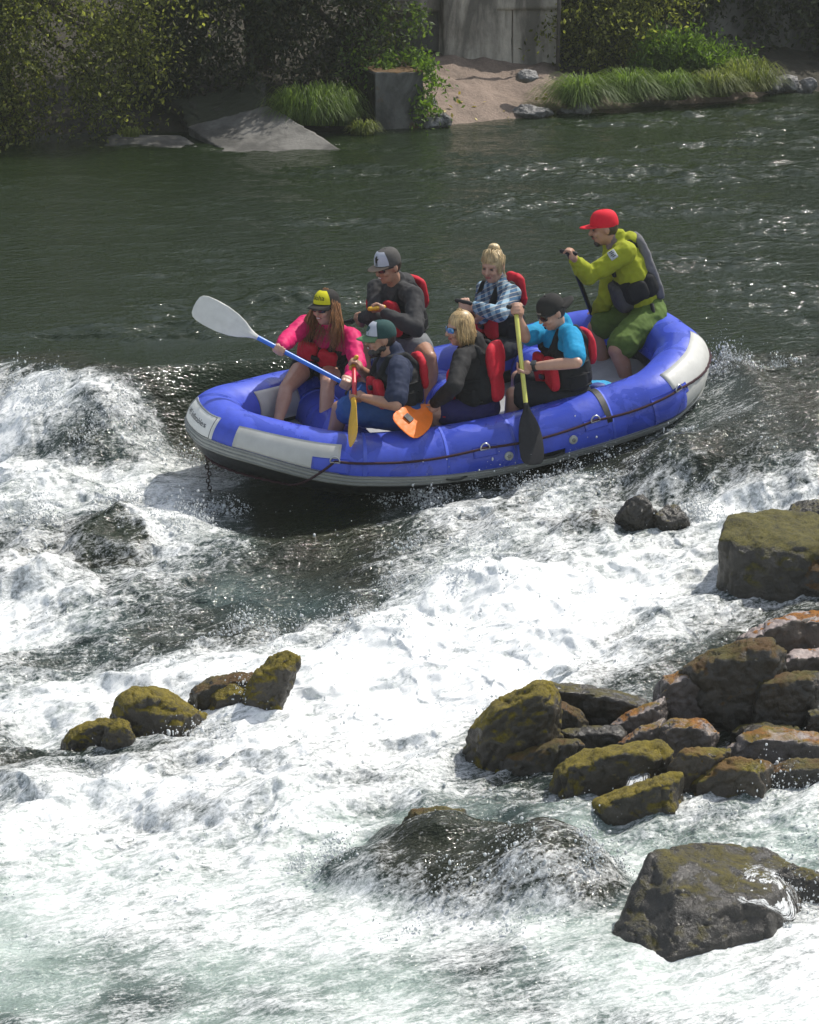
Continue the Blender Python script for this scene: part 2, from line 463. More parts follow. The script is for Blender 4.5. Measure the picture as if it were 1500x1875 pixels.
def water_mat():
    m, nt, b = new_mat('river_water'); L = nt.links
    pos = gpos(nt)
    def attr(n):
        a = nt.nodes.new('ShaderNodeAttribute'); a.attribute_name = n; return a.outputs['Fac']
    foam, aer = attr('foam'), attr('aer')
    mp = nt.nodes.new('ShaderNodeMapping'); L.new(pos, mp.inputs[0])
    mp.inputs['Rotation'].default_value = (0, 0, math.radians(-28))
    mp2 = nt.nodes.new('ShaderNodeMapping'); L.new(mp.outputs[0], mp2.inputs[0]); mp2.inputs['Scale'].default_value = (.50, 1.1, .8)
    fl = mp2.outputs[0]
    n_big = noise(nt, 6, 4, .6, fl, .6)
    n_fine = noise(nt, 30, 8, .80, fl, .8)
    n_lace = nt.nodes.new('ShaderNodeTexVoronoi'); n_lace.feature = 'DISTANCE_TO_EDGE'; n_lace.inputs['Scale'].default_value = 16
    wv = nt.nodes.new('ShaderNodeVectorMath'); wv.operation = 'ADD'
    wn_ = nt.nodes.new('ShaderNodeTexNoise'); wn_.inputs['Scale'].default_value = 7; wn_.inputs['Detail'].default_value = 4; L.new(fl, wn_.inputs['Vector'])
    sc = nt.nodes.new('ShaderNodeVectorMath'); sc.operation = 'SCALE'; sc.inputs['Scale'].default_value = .35
    L.new(wn_.outputs['Color'], sc.inputs[0]); L.new(fl, wv.inputs[0]); L.new(sc.outputs[0], wv.inputs[1]); L.new(wv.outputs[0], n_lace.inputs['Vector'])
    lace = mathn(nt, 'SUBTRACT', .22, n_lace.outputs['Distance'])
    # coverage of foam: its amount plus ragged noise, cut fairly hard
    s = mathn(nt, 'SUBTRACT', mathn(nt, 'MULTIPLY', foam, 1.42), .24)
    s = mathn(nt, 'ADD', s, mathn(nt, 'MULTIPLY', mathn(nt, 'SUBTRACT', n_big, .5), 1.0))
    s = mathn(nt, 'ADD', s, mathn(nt, 'MULTIPLY', mathn(nt, 'SUBTRACT', n_fine, .5), 1.9))
    s = mathn(nt, 'ADD', s, mathn(nt, 'MULTIPLY', lace, .6))
    s = mathn(nt, 'ADD', s, mathn(nt, 'MULTIPLY', mathn(nt, 'SUBTRACT', noise(nt, 65, 4, .8, pos), .5), 1.0))
    # none of it on the flat pool
    gate = nt.nodes.new('ShaderNodeMapRange'); gate.inputs[1].default_value = .02; gate.inputs[2].default_value = .2
    L.new(foam, gate.inputs[0])
    cov = nt.nodes.new('ShaderNodeMapRange'); cov.inputs[1].default_value = .44; cov.inputs[2].default_value = 1.16
    L.new(s, cov.inputs[0]); cov = mathn(nt, 'MULTIPLY', cov.outputs[0], gate.outputs[0], True)
    col = ramp(nt, aer, [(0.0, (.011, .019, .007)), (.08, (.020, .022, .012)), (.3, (.035, .055, .050)), (.6, (.21, .27, .24)), (1.0, (.45, .52, .48))])
    L.new(col.outputs[0], b.inputs['Base Color'])
    b.inputs['Roughness'].default_value = .07; b.inputs['IOR'].default_value = 1.33
    b1 = nt.nodes.new('ShaderNodeBump'); b1.inputs['Strength'].default_value = 1.0; b1.inputs['Distance'].default_value = .012
    wav = mathn(nt, 'ADD', noise(nt, 14, 3, .6, fl), mathn(nt, 'MULTIPLY', noise(nt, 55, 2, .6, fl), .30))
    L.new(wav, b1.inputs['Height'])
    # rougher in the rapid than on the pool
    amt = nt.nodes.new('ShaderNodeMapRange'); amt.inputs[1].default_value = 0; amt.inputs[2].default_value = .15
    amt.inputs[3].default_value = .022; amt.inputs[4].default_value = .040; L.new(foam, amt.inputs[0]); L.new(amt.outputs[0], b1.inputs['Distance'])
    L.new(b1.outputs[0], b.inputs['Normal'])
    fo = nt.nodes.new('ShaderNodeBsdfPrincipled')
    fc = ramp(nt, n_fine, [(.30, (.50, .54, .53)), (.58, (.86, .87, .86))])
    L.new(fc.outputs[0], fo.inputs['Base Color']); fo.inputs['Roughness'].default_value = .45
    b2 = nt.nodes.new('ShaderNodeBump'); b2.inputs['Strength'].default_value = .5; b2.inputs['Distance'].default_value = .010
    L.new(n_fine, b2.inputs['Height']); L.new(b2.outputs[0], fo.inputs['Normal'])
    mx = nt.nodes.new('ShaderNodeMixShader'); L.new(cov, mx.inputs[0]); L.new(b.outputs[0], mx.inputs[1]); L.new(fo.outputs[0], mx.inputs[2])
    L.new(mx.outputs[0], nt.nodes['Material Output'].inputs['Surface'])
    return m
river_o = setting(link('river', wme, water_mat()))

# airborne spray: many small drops thrown up off the breaking water
def drops(n_field, spots):
    phi = (1 + 5 ** .5) / 2
    ico = np.array([(-1, phi, 0), (1, phi, 0), (-1, -phi, 0), (1, -phi, 0), (0, -1, phi), (0, 1, phi), (0, -1, -phi), (0, 1, -phi), (phi, 0, -1), (phi, 0, 1), (-phi, 0, -1), (-phi, 0, 1)]) / math.sqrt(1 + phi * phi)
    icf = np.array([(0, 11, 5), (0, 5, 1), (0, 1, 7), (0, 7, 10), (0, 10, 11), (1, 5, 9), (5, 11, 4), (11, 10, 2), (10, 7, 6), (7, 1, 8), (3, 9, 4), (3, 4, 2), (3, 2, 6), (3, 6, 8), (3, 8, 9), (4, 9, 5), (2, 4, 11), (6, 2, 10), (8, 6, 7), (9, 8, 1)])
    px = rng.uniform(-3.4, 3.4, n_field * 4); py = rng.uniform(12.8, 22.2, n_field * 4)
    z, f, a, dx, dy = river(px, py)
    clump = sstep(-.05, .45, fbm2(px * 3.2 + 3, py * 3.2, 2))
    keep = rng.uniform(size=len(px)) < clump * np.clip(f, 0, 1) * sstep(13.5, 16.5, py) * np.where((f > .3) & (f < .85), 1, .35)
    px, py, z = px[keep][:n_field], py[keep][:n_field], z[keep][:n_field]
    hz = rng.exponential(.022, len(px))
    P = [np.stack([px, py, z + hz], 1)]; S = [.0012 + np.minimum(.009, rng.exponential(.0018, len(px)))]
    for (sx, sy, sz, n, spread, hgt, vx) in spots:
        c = gp(sx, sy, sz)
        cl = rng.normal(size=(9, 2)) * [spread, spread * .7]; q = cl[rng.integers(0, 9, n)] + rng.normal(size=(n, 2)) * spread * .28
        x = c[0] + q[:, 0]; y = c[1] + q[:, 1]
        zz, _, _, _, _ = river(x, y)
        up = rng.exponential(hgt, n) * np.exp(-(q[:, 0] / spread / 1.5) ** 2)
        P.append(np.stack([x + vx * up, y - .3 * up, zz + up], 1)); S.append((.0013 + np.minimum(.011, rng.exponential(.0017, n))) * np.exp(-up * 1.5))
    P = np.concatenate(P); S = np.concatenate(S)
    # each drop stretched a little along a random direction
    st = np.stack([rng.uniform(.7, 1.3, len(P)), rng.uniform(.7, 1.3, len(P)), rng.uniform(.8, 1.9, len(P))], 1)
    V = (P[:, None, :] + ico[None] * (S[:, None] * st)[:, None, :]).reshape(-1, 3)
    Fc = (np.arange(len(P))[:, None, None] * 12 + icf[None]).reshape(-1, 3)
    m, nt, b = new_mat('spray_white')
    rr = ramp(nt, noise(nt, 5, 2, .5, gpos(nt)), [(.3, (.72, .76, .77)), (.7, (.85, .87, .87))]); nt.links.new(rr.outputs[0], b.inputs['Base Color'])
    b.inputs['Roughness'].default_value = .2; b.inputs['Transmission Weight'].default_value = .25
    o = link('spray', np_mesh('spray', V, Fc), m); setting(o, 'stuff')
    tag(o, 'white droplets of spray thrown up above the breaking rapid', 'spray', kind='stuff')
drops(15000, [(60, 720, .1, 900, .16, .07, 0), (200, 760, 0, 900, .2, .05, .2), (320, 790, -.1, 700, .15, .05, 0), (260, 900, -.3, 900, .2, .07, 0),
              (350, 960, -.4, 900, .15, .08, 0), (40, 960, -.4, 900, .2, .07, 0), (420, 900, -.3, 500, .1, .05, 0),
              (1330, 740, 0, 1200, .13, .07, -.2), (1240, 790, -.1, 1100, .2, .06, .2), (1130, 830, -.2, 900, .18, .06, 0), (1390, 700, .1, 500, .12, .06, 0),
              (760, 920, -.35, 1000, .18, .06, 0), (900, 900, -.3, 900, .2, .06, 0), (1060, 910, -.3, 900, .2, .05, 0), (1290, 960, -.35, 900, .12, .07, 0),
              (480, 1170, -.6, 800, .15, .06, -.2), (620, 1150, -.58, 800, .2, .06, -.2), (780, 1100, -.53, 800, .2, .06, 0), (860, 1000, -.45, 900, .25, .06, 0),
              (440, 1300, -.68, 700, .1, .06, 0), (330, 1340, -.7, 400, .12, .04, 0), (1190, 1460, -.78, 500, .12, .05, 0), (1400, 1460, -.78, 700, .2, .05, 0),
              (600, 1600, -.85, 800, .12, .07, 0), (1120, 1650, -.88, 700, .12, .06, 0), (900, 1690, -.9, 700, .25, .04, 0), (1450, 1690, -.9, 900, .18, .05, 0), (1290, 1700, -.9, 500, .15, .04, 0)])

# ------------------------------------------------------------------ river bed and banks
def bank_shore(x):                # y of the far shoreline
    return np.interp(x, [-60, -6, -3.9, -2.6, -.7, -.2, .3, 1.0, 1.6, 2.4, 3.3, 3.9, 4.6, 12, 60],
                     [29, 32.2, 33.0, 33.3, 33.3, 33.3, 33.6, 34.2, 34.6, 35.1, 35.5, 35.9, 36.4, 38, 42])
def bank_h(x, y):
    d = y - bank_shore(x)
    h = .2 + np.interp(d, [-3, -.3, 0, .25, 1.2, 2.5, 4, 8, 16, 40, 120], [-.9, -.22, -.02, .10, .30, .55, .9, 2.2, 7, 20, 50])
    return h + sstep(-.2, .6, d) * (.06 * fbm2(x * 1.1, y * 1.1, 3) + .025 * fbm2(x * 5, y * 5, 3)) * (1 + .0 * d)
bx = np.concatenate([np.linspace(-60, -6, 40)[:-1], np.linspace(-6, 6, 300), np.linspace(6, 60, 40)[1:]])
by = np.concatenate([np.linspace(28.5, 32, 30)[:-1], np.linspace(32, 39, 180), np.linspace(39, 74, 40)[1:]])
BX, BY = np.meshgrid(bx, by); bz = bank_h(BX.ravel(), BY.ravel()); n_ = len(bx)
i0 = (np.arange(len(by) - 1)[:, None] * n_ + np.arange(n_ - 1)[None, :]).ravel()
def earth_mat():
    m, nt, b = new_mat('bank_earth'); p = gpos(nt)
    r = ramp(nt, noise(nt, 2.2, 6, .65, p), [(.3, (.13, .095, .07)), (.5, (.24, .175, .135)), (.7, (.33, .25, .20))])
    # pale sand only on the spit before the wall, elsewhere dark soil with the trees' shade put into its colour
    sub_ = nt.nodes.new('ShaderNodeVectorMath'); sub_.operation = 'SUBTRACT'; nt.links.new(p, sub_.inputs[0]); sub_.inputs[1].default_value = (1.15, 34.7, .3)
    scl = nt.nodes.new('ShaderNodeVectorMath'); scl.operation = 'MULTIPLY'; nt.links.new(sub_.outputs[0], scl.inputs[0]); scl.inputs[1].default_value = (.72, .62, 0)
    ln = nt.nodes.new('ShaderNodeVectorMath'); ln.operation = 'LENGTH'; nt.links.new(scl.outputs[0], ln.inputs[0])
    sub2 = nt.nodes.new('ShaderNodeVectorMath'); sub2.operation = 'SUBTRACT'; nt.links.new(p, sub2.inputs[0]); sub2.inputs[1].default_value = (3.7, 35.9, .3)
    sc2 = nt.nodes.new('ShaderNodeVectorMath'); sc2.operation = 'MULTIPLY'; nt.links.new(sub2.outputs[0], sc2.inputs[0]); sc2.inputs[1].default_value = (.8, 1.6, 0)
    ln2 = nt.nodes.new('ShaderNodeVectorMath'); ln2.operation = 'LENGTH'; nt.links.new(sc2.outputs[0], ln2.inputs[0])
    dmin = mathn(nt, 'MINIMUM', ln.outputs['Value'], ln2.outputs['Value'])
    sandf = ramp(nt, mathn(nt, 'ADD', dmin, mathn(nt, 'MULTIPLY', mathn(nt, 'SUBTRACT', noise(nt, 3, 5, .6, p), .5), .6)), [(.75, (1, 1, 1)), (.95, (0, 0, 0))]).outputs[0]
    shade_soil = ramp(nt, noise(nt, 6, 6, .65, p), [(.3, (.012, .011, .007)), (.7, (.045, .038, .022))]).outputs[0]
    sandc = mixc(nt, sandf, shade_soil, r.outputs[0])
    c = mixc(nt, mathn(nt, 'MULTIPLY', sandf, .35), sandc, ramp(nt, noise(nt, 40, 4, .7, p), [(.3, (.05, .04, .03)), (.7, (.3, .24, .2))]).outputs[0])
    nt.links.new(c, b.inputs['Base Color']); b.inputs['Roughness'].default_value = .9
    bump(nt, b, noise(nt, 25, 6, .7, p), .8, .03); return m
setting(link('bank_terrain', np_mesh('bank', np.stack([BX.ravel(), BY.ravel(), bz], 1), np.stack([i0, i0 + 1, i0 + n_ + 1, i0 + n_], 1)), earth_mat()))
bedv = np.array([(-70, 2, -2.2), (70, 2, -2.2), (70, 60, -2.2), (-70, 60, -2.2)], float)
def bed_mat():
    m, nt, b = new_mat('river_bed'); nt.links.new(ramp(nt, noise(nt, 3, 5, .6, gpos(nt)), [(.3, (.03, .03, .02)), (.7, (.08, .075, .05))]).outputs[0], b.inputs['Base Color']); return m
setting(link('river_bed', np_mesh('river_bed', bedv, np.array([[0, 1, 2, 3]]), False), bed_mat()))

# ------------------------------------------------------------------ rocks
def rock_mat(name, base, moss, moss_amt, wet=.5, moss2=None, dry=None):
    if name in _mc: return _mc[name]
    m, nt, b = new_mat(name); p = gpos(nt); L = nt.links
    g = nt.nodes.new('ShaderNodeNewGeometry')
    sep = nt.nodes.new('ShaderNodeSeparateXYZ'); L.new(g.outputs['Normal'], sep.inputs[0])
    c = ramp(nt, noise(nt, 9, 7, .65, p, .4), [(.28, tuple(v * .5 for v in base)), (.5, base), (.72, tuple(min(1, v * 1.6) for v in base))]).outputs[0]
    if dry:
        dn = mathn(nt, 'ADD', mathn(nt, 'MULTIPLY', sep.outputs[2], .7), noise(nt, 4, 4, .6, p))
        df = ramp(nt, dn, [(.98, (0, 0, 0)), (1.12, (1, 1, 1))])
        c = mixc(nt, df.outputs[0], c, dry)
    nm = noise(nt, 7, 6, .62, p, .5)
    mf = mathn(nt, 'ADD', mathn(nt, 'MULTIPLY', sep.outputs[2], .45), nm)
    mfr = ramp(nt, mf, [(.94 - moss_amt, (0, 0, 0)), (1.10 - moss_amt, (1, 1, 1))])
    mc = ramp(nt, mathn(nt, 'ADD', mathn(nt, 'MULTIPLY', noise(nt, 55, 5, .7, p), .55), mathn(nt, 'MULTIPLY', noise(nt, 10, 5, .6, p), .45)), [(.36, tuple(v * .22 for v in moss)), (.52, moss), (.68, tuple(v * 1.5 for v in moss))]).outputs[0]
    if moss2: mc = mixc(nt, ramp(nt, noise(nt, 5, 4, .6, p), [(.42, (0, 0, 0)), (.58, (1, 1, 1))]).outputs[0], mc, moss2)
    L.new(mixc(nt, mfr.outputs[0], c, mc), b.inputs['Base Color'])
    rr = ramp(nt, mfr.outputs[0], [(0, (.62 - .40 * wet,) * 3), (1, (.9 - .2 * wet,) * 3)]); L.new(rr.outputs[0], b.inputs['Roughness'])
    b.inputs['Specular IOR Level'].default_value = .5
    h = mathn(nt, 'ADD', noise(nt, 30, 6, .7, p), mathn(nt, 'MULTIPLY', mathn(nt, 'MULTIPLY', noise(nt, 120, 4, .7, p), mfr.outputs[0]), 1.2))
    bump(nt, b, h, .9, .014)
    _mc[name] = m; return m
_ico = {}
def icosphere(n):
    if n not in _ico:
        import bmesh
        bm = bmesh.new(); bmesh.ops.create_icosphere(bm, subdivisions=n, radius=1)
        bm.verts.ensure_lookup_table()
        _ico[n] = (np.array([v.co[:] for v in bm.verts]), np.array([[v.index for v in f.verts] for f in bm.faces])); bm.free()
    return _ico[n]
def hull_mb(P):
    import bmesh
    bm = bmesh.new()
    for q in P: bm.verts.new(tuple(map(float, q)))
    r = bmesh.ops.convex_hull(bm, input=bm.verts)
    bmesh.ops.delete(bm, geom=[v for v in bm.verts if not v.link_faces], context='VERTS')
    bm.verts.index_update(); bm.verts.ensure_lookup_table()
    mb = MB().add([v.co[:] for v in bm.verts], [[v.index for v in f.verts] for f in bm.faces]); bm.free(); return mb
def weather(me, size, rough, off):
    """worn, lumpy stone surface on a faceted body"""
    n = len(me.vertices); co = mverts(me); no = np.empty(n * 3, np.float32); me.vertices.foreach_get('normal', no); no = no.reshape(-1, 3)
    q = co / size
    d = fbm3(q * 2.2 + off, 3) + .45 * fbm3(q * 7 + off, 3) + .16 * fbm3(q * 24 + off, 3)
    cr = np.abs(perlin3(q * 3.1 + off + 9)); d = d - .9 * np.exp(-(cr / .05) ** 2)
    co = co + no * (rough * size * d)[:, None]
    me.vertices.foreach_set('co', co.astype(np.float32).ravel()); me.update(); return me
def rock_mesh(rad, seed, cuts=7, rough=.16, sub=5, rz=0.0, lean=(0, 0)):
    r = np.random.default_rng(seed); rad = np.asarray(rad)
    P = r.normal(size=(9 + cuts, 3)); P /= np.linalg.norm(P, axis=1)[:, None]
    P = np.sign(P) * np.abs(P) ** .72; P *= r.uniform(.85, 1.08, len(P))[:, None]
    P = np.concatenate([P, [(1, 0, -.1), (-1, 0, -.1), (0, 1, 0), (0, -1, -.1), (r.uniform(-.3, .3), r.uniform(-.3, .3), 1), (0, 0, -1)]]) * rad
    P[:, 0] += lean[0] * P[:, 2]; P[:, 1] += lean[1] * P[:, 2]
    size = float(np.cbrt(np.prod(rad)))
    me = remesh(hull_mb(P), size / (22 if sub >= 6 else 15), smooth=4 if sub >= 6 else 3)
    return weather(me, size, rough * .42, r.uniform(-50, 50, 3))
def rock(label, x0, x1, top, bot, z, mat, seed, cuts=7, rough=.16, depth=.8, sub=5, rz=0.0, group=None, lean=(0, 0), name='rock', dz=0.0):
    """boulder seen between columns x0..x1 and rows top..bot, standing in water of level z"""
    f = gp((x0 + x1) / 2, bot, z); s = FPX / math.hypot(f[1], f[2] - CAM_H)
    w = (x1 - x0) / s; d = w * depth
    dep = math.atan2(CAM_H - z, f[1])
    h = max(.04, ((bot - top) / s - d * .45 * math.sin(dep)) / math.cos(dep))
    o = link(name, rock_mesh((w / 2 * 1.06, d / 2, h * .62), seed, cuts, rough, sub, rz, lean), mat)
    o.location = (f[0], f[1] + d * .45, z + h * .40 + dz)
    return tag(o, label, 'rock', group)
MOSS = (.20, .155, .008); MOSSD = (.105, .088, .009); RUST = (.36, .14, .012)
m_mossy = rock_mat('mossy_rock', (.045, .038, .028), MOSS, .38, .6)
m_mossdark = rock_mat('dark_mossy_rock', (.040, .035, .027), MOSSD, .28, .8, moss2=(.11, .055, .010))
m_olive = rock_mat('olive_mossy_rock', (.040, .035, .026), (.105, .092, .012), .32, .7)
m_wet = rock_mat('wet_dark_rock', (.032, .028, .022), MOSSD, .08, 1.0)
m_rust = rock_mat('rust_mossy_rock', (.10, .085, .075), RUST, .16, .7, moss2=(.17, .13, .010), dry=(.30, .25, .225))
m_pale = rock_mat('pale_dry_rock', (.085, .066, .05), RUST, -.02, .6, dry=(.34, .275, .25))
m_green = rock_mat('bright_mossy_rock', (.06, .048, .034), (.20, .17, .009), .28, .6, moss2=(.16, .085, .015), dry=(.30, .25, .22))
G1 = 'mossy rocks standing in the rapid on the left'
def zlev(px, py):
    z = -.6
    for _ in range(6):
        g = gp(px, py, z); z = float(level(g[0], g[1]))
    return z
def orock(label, outline, mat, seed, crop=None, depth=.8, grow=1.17, rough=.055, group=None, vox=None, sm=4):
    """boulder whose silhouette is given in photo pixels; it gets its own depth and stands in the water at its lowest row"""
    P2 = np.array(outline, float); P2 = P2.mean(0) + (P2 - P2.mean(0)) * ([grow, 1.02] if crop is None or crop[1] else [1.24, 1.08])
    if crop: P2 = P2 * crop[0] + [crop[1], crop[2]]
    cx = P2[:, 0].mean(); bot = P2[:, 1].max(); z = zlev(cx, bot); f = gp(cx, bot, z); s = FPX / math.hypot(f[1], f[2] - CAM_H)
    w = np.ptp(P2[:, 0]) / s; d = max(.12, w * depth); c2 = P2.mean(0); P = []
    r = np.random.default_rng(seed)
    for q in P2:
        P.append(pt(q[0], q[1], f[1] + d * r.uniform(.36, .52)))
        k = r.uniform(.60, .80); e = c2 + (q - c2) * k + [0, 6]; P.append(pt(e[0], e[1], f[1] + d * r.uniform(.04, .16)))
        k = r.uniform(.60, .80); e = c2 + (q - c2) * k; P.append(pt(e[0], e[1], f[1] + d * r.uniform(.85, 1.05)))
    P = np.array(P); low = P[P[:, 2] < z + .4 * (P[:, 2].max() - z)] - [0, 0, .16]; P = np.concatenate([P, low]) + [0, 0, .02]; c = P.mean(0)
    me = remesh(hull_mb(P - c), vox or max(.0075, w / 42), smooth=sm)
    weather(me, max(.12, min(.4, w * .6)), rough, r.uniform(-50, 50, 3))
    o = link('rock', me, mat); o.location = tuple(c); return tag(o, label, 'rock', group)
L6 = (.6, 0, 1150); R3 = (.46667, 800, 1080)
orock('low mossy rock at the left end of the left rock row, half awash', [(205, 358), (240, 310), (300, 288), (345, 290), (350, 330), (320, 360), (250, 364)], m_mossy, 1, L6)
orock('dark stump-like rock joined to the foot of the tall humped rock', [(316, 374), (328, 312), (360, 285), (392, 300), (405, 352), (372, 384)], m_mossy, 2, L6)
orock('tall humped mossy rock left of the gap in the left rock row', [(330, 350), (362, 285), (384, 225), (415, 190), (470, 188), (522, 215), (572, 260), (605, 285), (560, 310), (400, 320)], m_mossy, 12, L6)
orock('rounded moss cushion rock in front of the tall humped rock', [(393, 330), (420, 265), (470, 240), (542, 240), (590, 265), (590, 305), (520, 322), (430, 340)], m_mossy, 3, L6)
orock('dark mossy rock behind, just right of the gap in the left rock row', [(588, 262), (598, 205), (650, 160), (720, 150), (772, 155), (780, 190), (705, 250), (640, 275)], m_mossdark, 4, L6)
orock('small round moss cushion rock in front of the tall leaning rock', [(636, 278), (655, 215), (700, 185), (740, 190), (757, 225), (735, 290), (680, 290)], m_mossy, 5, L6)
orock('tall leaning mossy rock at the right end of the left rock row', [(735, 290), (748, 215), (790, 140), (830, 95), (862, 84), (897, 100), (900, 132), (872, 185), (832, 240), (790, 285)], m_mossy, 6, L6, .55)
rock('dark rock cut by the frame behind the big square boulder', 1440, 1560, 915, 985, -.38, m_wet, 8, 7, .14, .8)
rock('dark wet rock poking through foam below the raft', 1125, 1215, 905, 980, -.36, m_wet, 9, 6, .18, .7)
rock('small wet rock with water running over it, right of the dark foam rock', 1195, 1265, 925, 985, -.38, m_wet, 10, 6, .2, .8)
rock('wet mossy rock cut by the right frame under the square boulder', 1450, 1560, 1020, 1110, -.48, m_mossdark, 16, 6, .16, .8)

orock('wide wet slab washed by thin water behind the mossy wedge', [(430, 375), (600, 388), (800, 440), (830, 470), (700, 515), (580, 540), (500, 500)], m_wet, 13, R3, .7)
orock('big wedge of mossy rock, leftmost of the right-hand rock pile', [(132, 650), (148, 560), (230, 460), (330, 400), (390, 368), (432, 372), (470, 440), (470, 590), (300, 640), (180, 690)], m_mossy, 17, R3, .8)
orock('dark lobe joined to the right side of the mossy wedge', [(415, 500), (470, 440), (560, 490), (582, 540), (540, 575), (430, 590)], m_mossdark, 61, R3)
orock('small flat mossy stone awash below the mossy wedge', [(245, 680), (330, 640), (400, 620), (470, 600), (545, 588), (565, 630), (500, 680), (440, 712), (280, 702)], m_mossdark, 14, R3, .6)
orock('high pale dry rock on top of the pile at the right edge', [(1205, 190), (1290, 148), (1400, 100), (1500, 88), (1560, 110), (1560, 270), (1400, 290), (1330, 290), (1260, 240)], m_pale, 37, R3, .7)
orock('pale layered slab just below the high pale rock', [(1285, 325), (1400, 250), (1540, 236), (1540, 330), (1450, 345), (1340, 360)], m_pale, 62, R3, .7)
orock('tall dark ridge rock behind the orange mossy boulder', [(975, 335), (1050, 262), (1140, 248), (1215, 198), (1300, 205), (1352, 250), (1345, 420), (1290, 520), (1160, 530), (1050, 450)], m_mossdark, 26, R3, .6)
orock('dark green mossy block under the pale dry rock', [(1262, 352), (1330, 338), (1480, 328), (1505, 380), (1450, 460), (1415, 540), (1255, 545), (1235, 480)], m_mossdark, 18, R3, .8)
orock('small wet rock in the trickle at the right frame edge', [(1450, 540), (1460, 490), (1520, 470), (1580, 480), (1580, 570), (1470, 570)], m_wet, 19, R3)
orock('orange mossy boulder with grey wet face in the middle of the rock pile', [(872, 410), (900, 350), (980, 322), (1060, 328), (1132, 368), (1146, 425), (1155, 505), (980, 525), (890, 512), (870, 450)], m_rust, 15, R3, .8)
orock('mossy shoulder of rock left of the orange boulder', [(692, 545), (760, 490), (880, 436), (892, 510), (820, 550), (730, 590)], m_rust, 63, R3, .7)
orock('long low wet rock between the wedge and the orange boulder', [(495, 570), (580, 548), (700, 545), (740, 570), (720, 610), (600, 630), (520, 600)], m_wet, 20, R3, .7)
orock('mossy ridge left of the grey rounded rock', [(715, 612), (800, 550), (885, 516), (900, 600), (860, 650), (750, 640)], m_rust, 64, R3, .7)
orock('grey rounded rock with mossy left side below the orange boulder', [(880, 560), (915, 525), (960, 512), (1045, 522), (1090, 575), (1060, 640), (950, 675), (885, 660)], m_rust, 21, R3, .8)
orock('flat grey rock with a still puddle behind the pale rock', [(1172, 575), (1200, 545), (1290, 536), (1400, 550), (1430, 585), (1250, 605)], m_wet, 65, R3, .8)
orock('low mossy rock with a small cascade on its right', [(478, 800), (488, 708), (560, 658), (700, 612), (860, 606), (905, 655), (880, 720), (760, 790), (720, 820), (600, 830)], m_mossy, 22, R3, .6)
orock('smooth wet rock under the small cascade', [(715, 705), (800, 638), (900, 655), (930, 705), (900, 770), (750, 790)], m_wet, 23, R3, .6)
orock('broad pale rock with orange moss patches at the right', [(1145, 640), (1200, 580), (1300, 556), (1400, 566), (1540, 600), (1540, 700), (1350, 710), (1200, 690)], m_rust, 29, R3, .7)
orock('steep mossy rock right of the cascade wedge with pale top', [(918, 700), (968, 640), (1010, 628), (1135, 640), (1130, 700), (1050, 760), (980, 850), (925, 830)], m_green, 25, R3, .7)
orock('bright yellow-green mossy rock at the foot of the pile', [(985, 850), (1008, 770), (1100, 688), (1160, 668), (1240, 678), (1295, 700), (1290, 800), (1200, 830), (1080, 850), (1010, 872)], m_green, 28, R3, .6)
orock('dark mossy ledge at the lower right of the pile', [(1278, 800), (1298, 700), (1400, 678), (1540, 676), (1540, 830), (1400, 830)], m_mossdark, 30, R3, .6)
orock('wedge of bright moss at the front of the rock pile', [(620, 905), (640, 838), (760, 800), (900, 726), (940, 738), (946, 865), (860, 915), (740, 930)], m_mossy, 24, R3, .7)
def hull_rock(label, P, mat, seed, rough=.05, vox=.016, sm=5, name='rock'):
    P = [pt(*q) for q in P]; c = np.mean(P, 0)
    P = P + [np.array([q[0], q[1], q[2] - .3]) for q in P if q[2] < c[2]]
    me = remesh(hull_mb([q - c for q in P]), vox, smooth=sm)
    weather(me, .35, rough, np.random.default_rng(seed).uniform(-50, 50, 3))
    o = link(name, me, mat); o.location = tuple(c); return tag(o, label, 'rock')
orock('mossy tip of a sunken rock showing above the sheet of water', [(745, 1512), (760, 1490), (800, 1482), (845, 1490), (850, 1515), (800, 1530)], m_mossdark, 33)
hull_rock('huge angular dark boulder in the lower right with water sheeting off it',
    [(1103, 1735, 14.22), (1180, 1775, 14.02), (1228, 1755, 13.98), (1285, 1705, 14.10), (1415, 1700, 14.15), (1242, 1628, 14.24), (1268, 1675, 14.12), (1408, 1640, 14.24),
     (1190, 1557, 14.52), (1262, 1540, 14.85), (1400, 1548, 14.95), (1488, 1605, 14.75), (1485, 1680, 14.5), (1150, 1645, 14.45), (1300, 1640, 15.0)], m_wet, 44, .035)
rock('broad wet brown rock right of the huge angular boulder, under running water', 1400, 1530, 1580, 1700, -.92, m_wet, 32, 7, .10, .7, sub=6)
hull_rock('big square-cut mossy boulder at the right edge beside the white water',
    [(1310, 1060, 18.75), (1345, 1082, 18.6), (1440, 1085, 18.55), (1520, 1070, 18.6), (1318, 985, 18.72), (1398, 1000, 18.62), (1412, 1040, 18.55), (1530, 1000, 18.65),
     (1330, 940, 18.95), (1400, 932, 19.15), (1485, 935, 19.2), (1540, 950, 19.2), (1330, 1000, 19.3)], m_olive, 27, .04, .018)

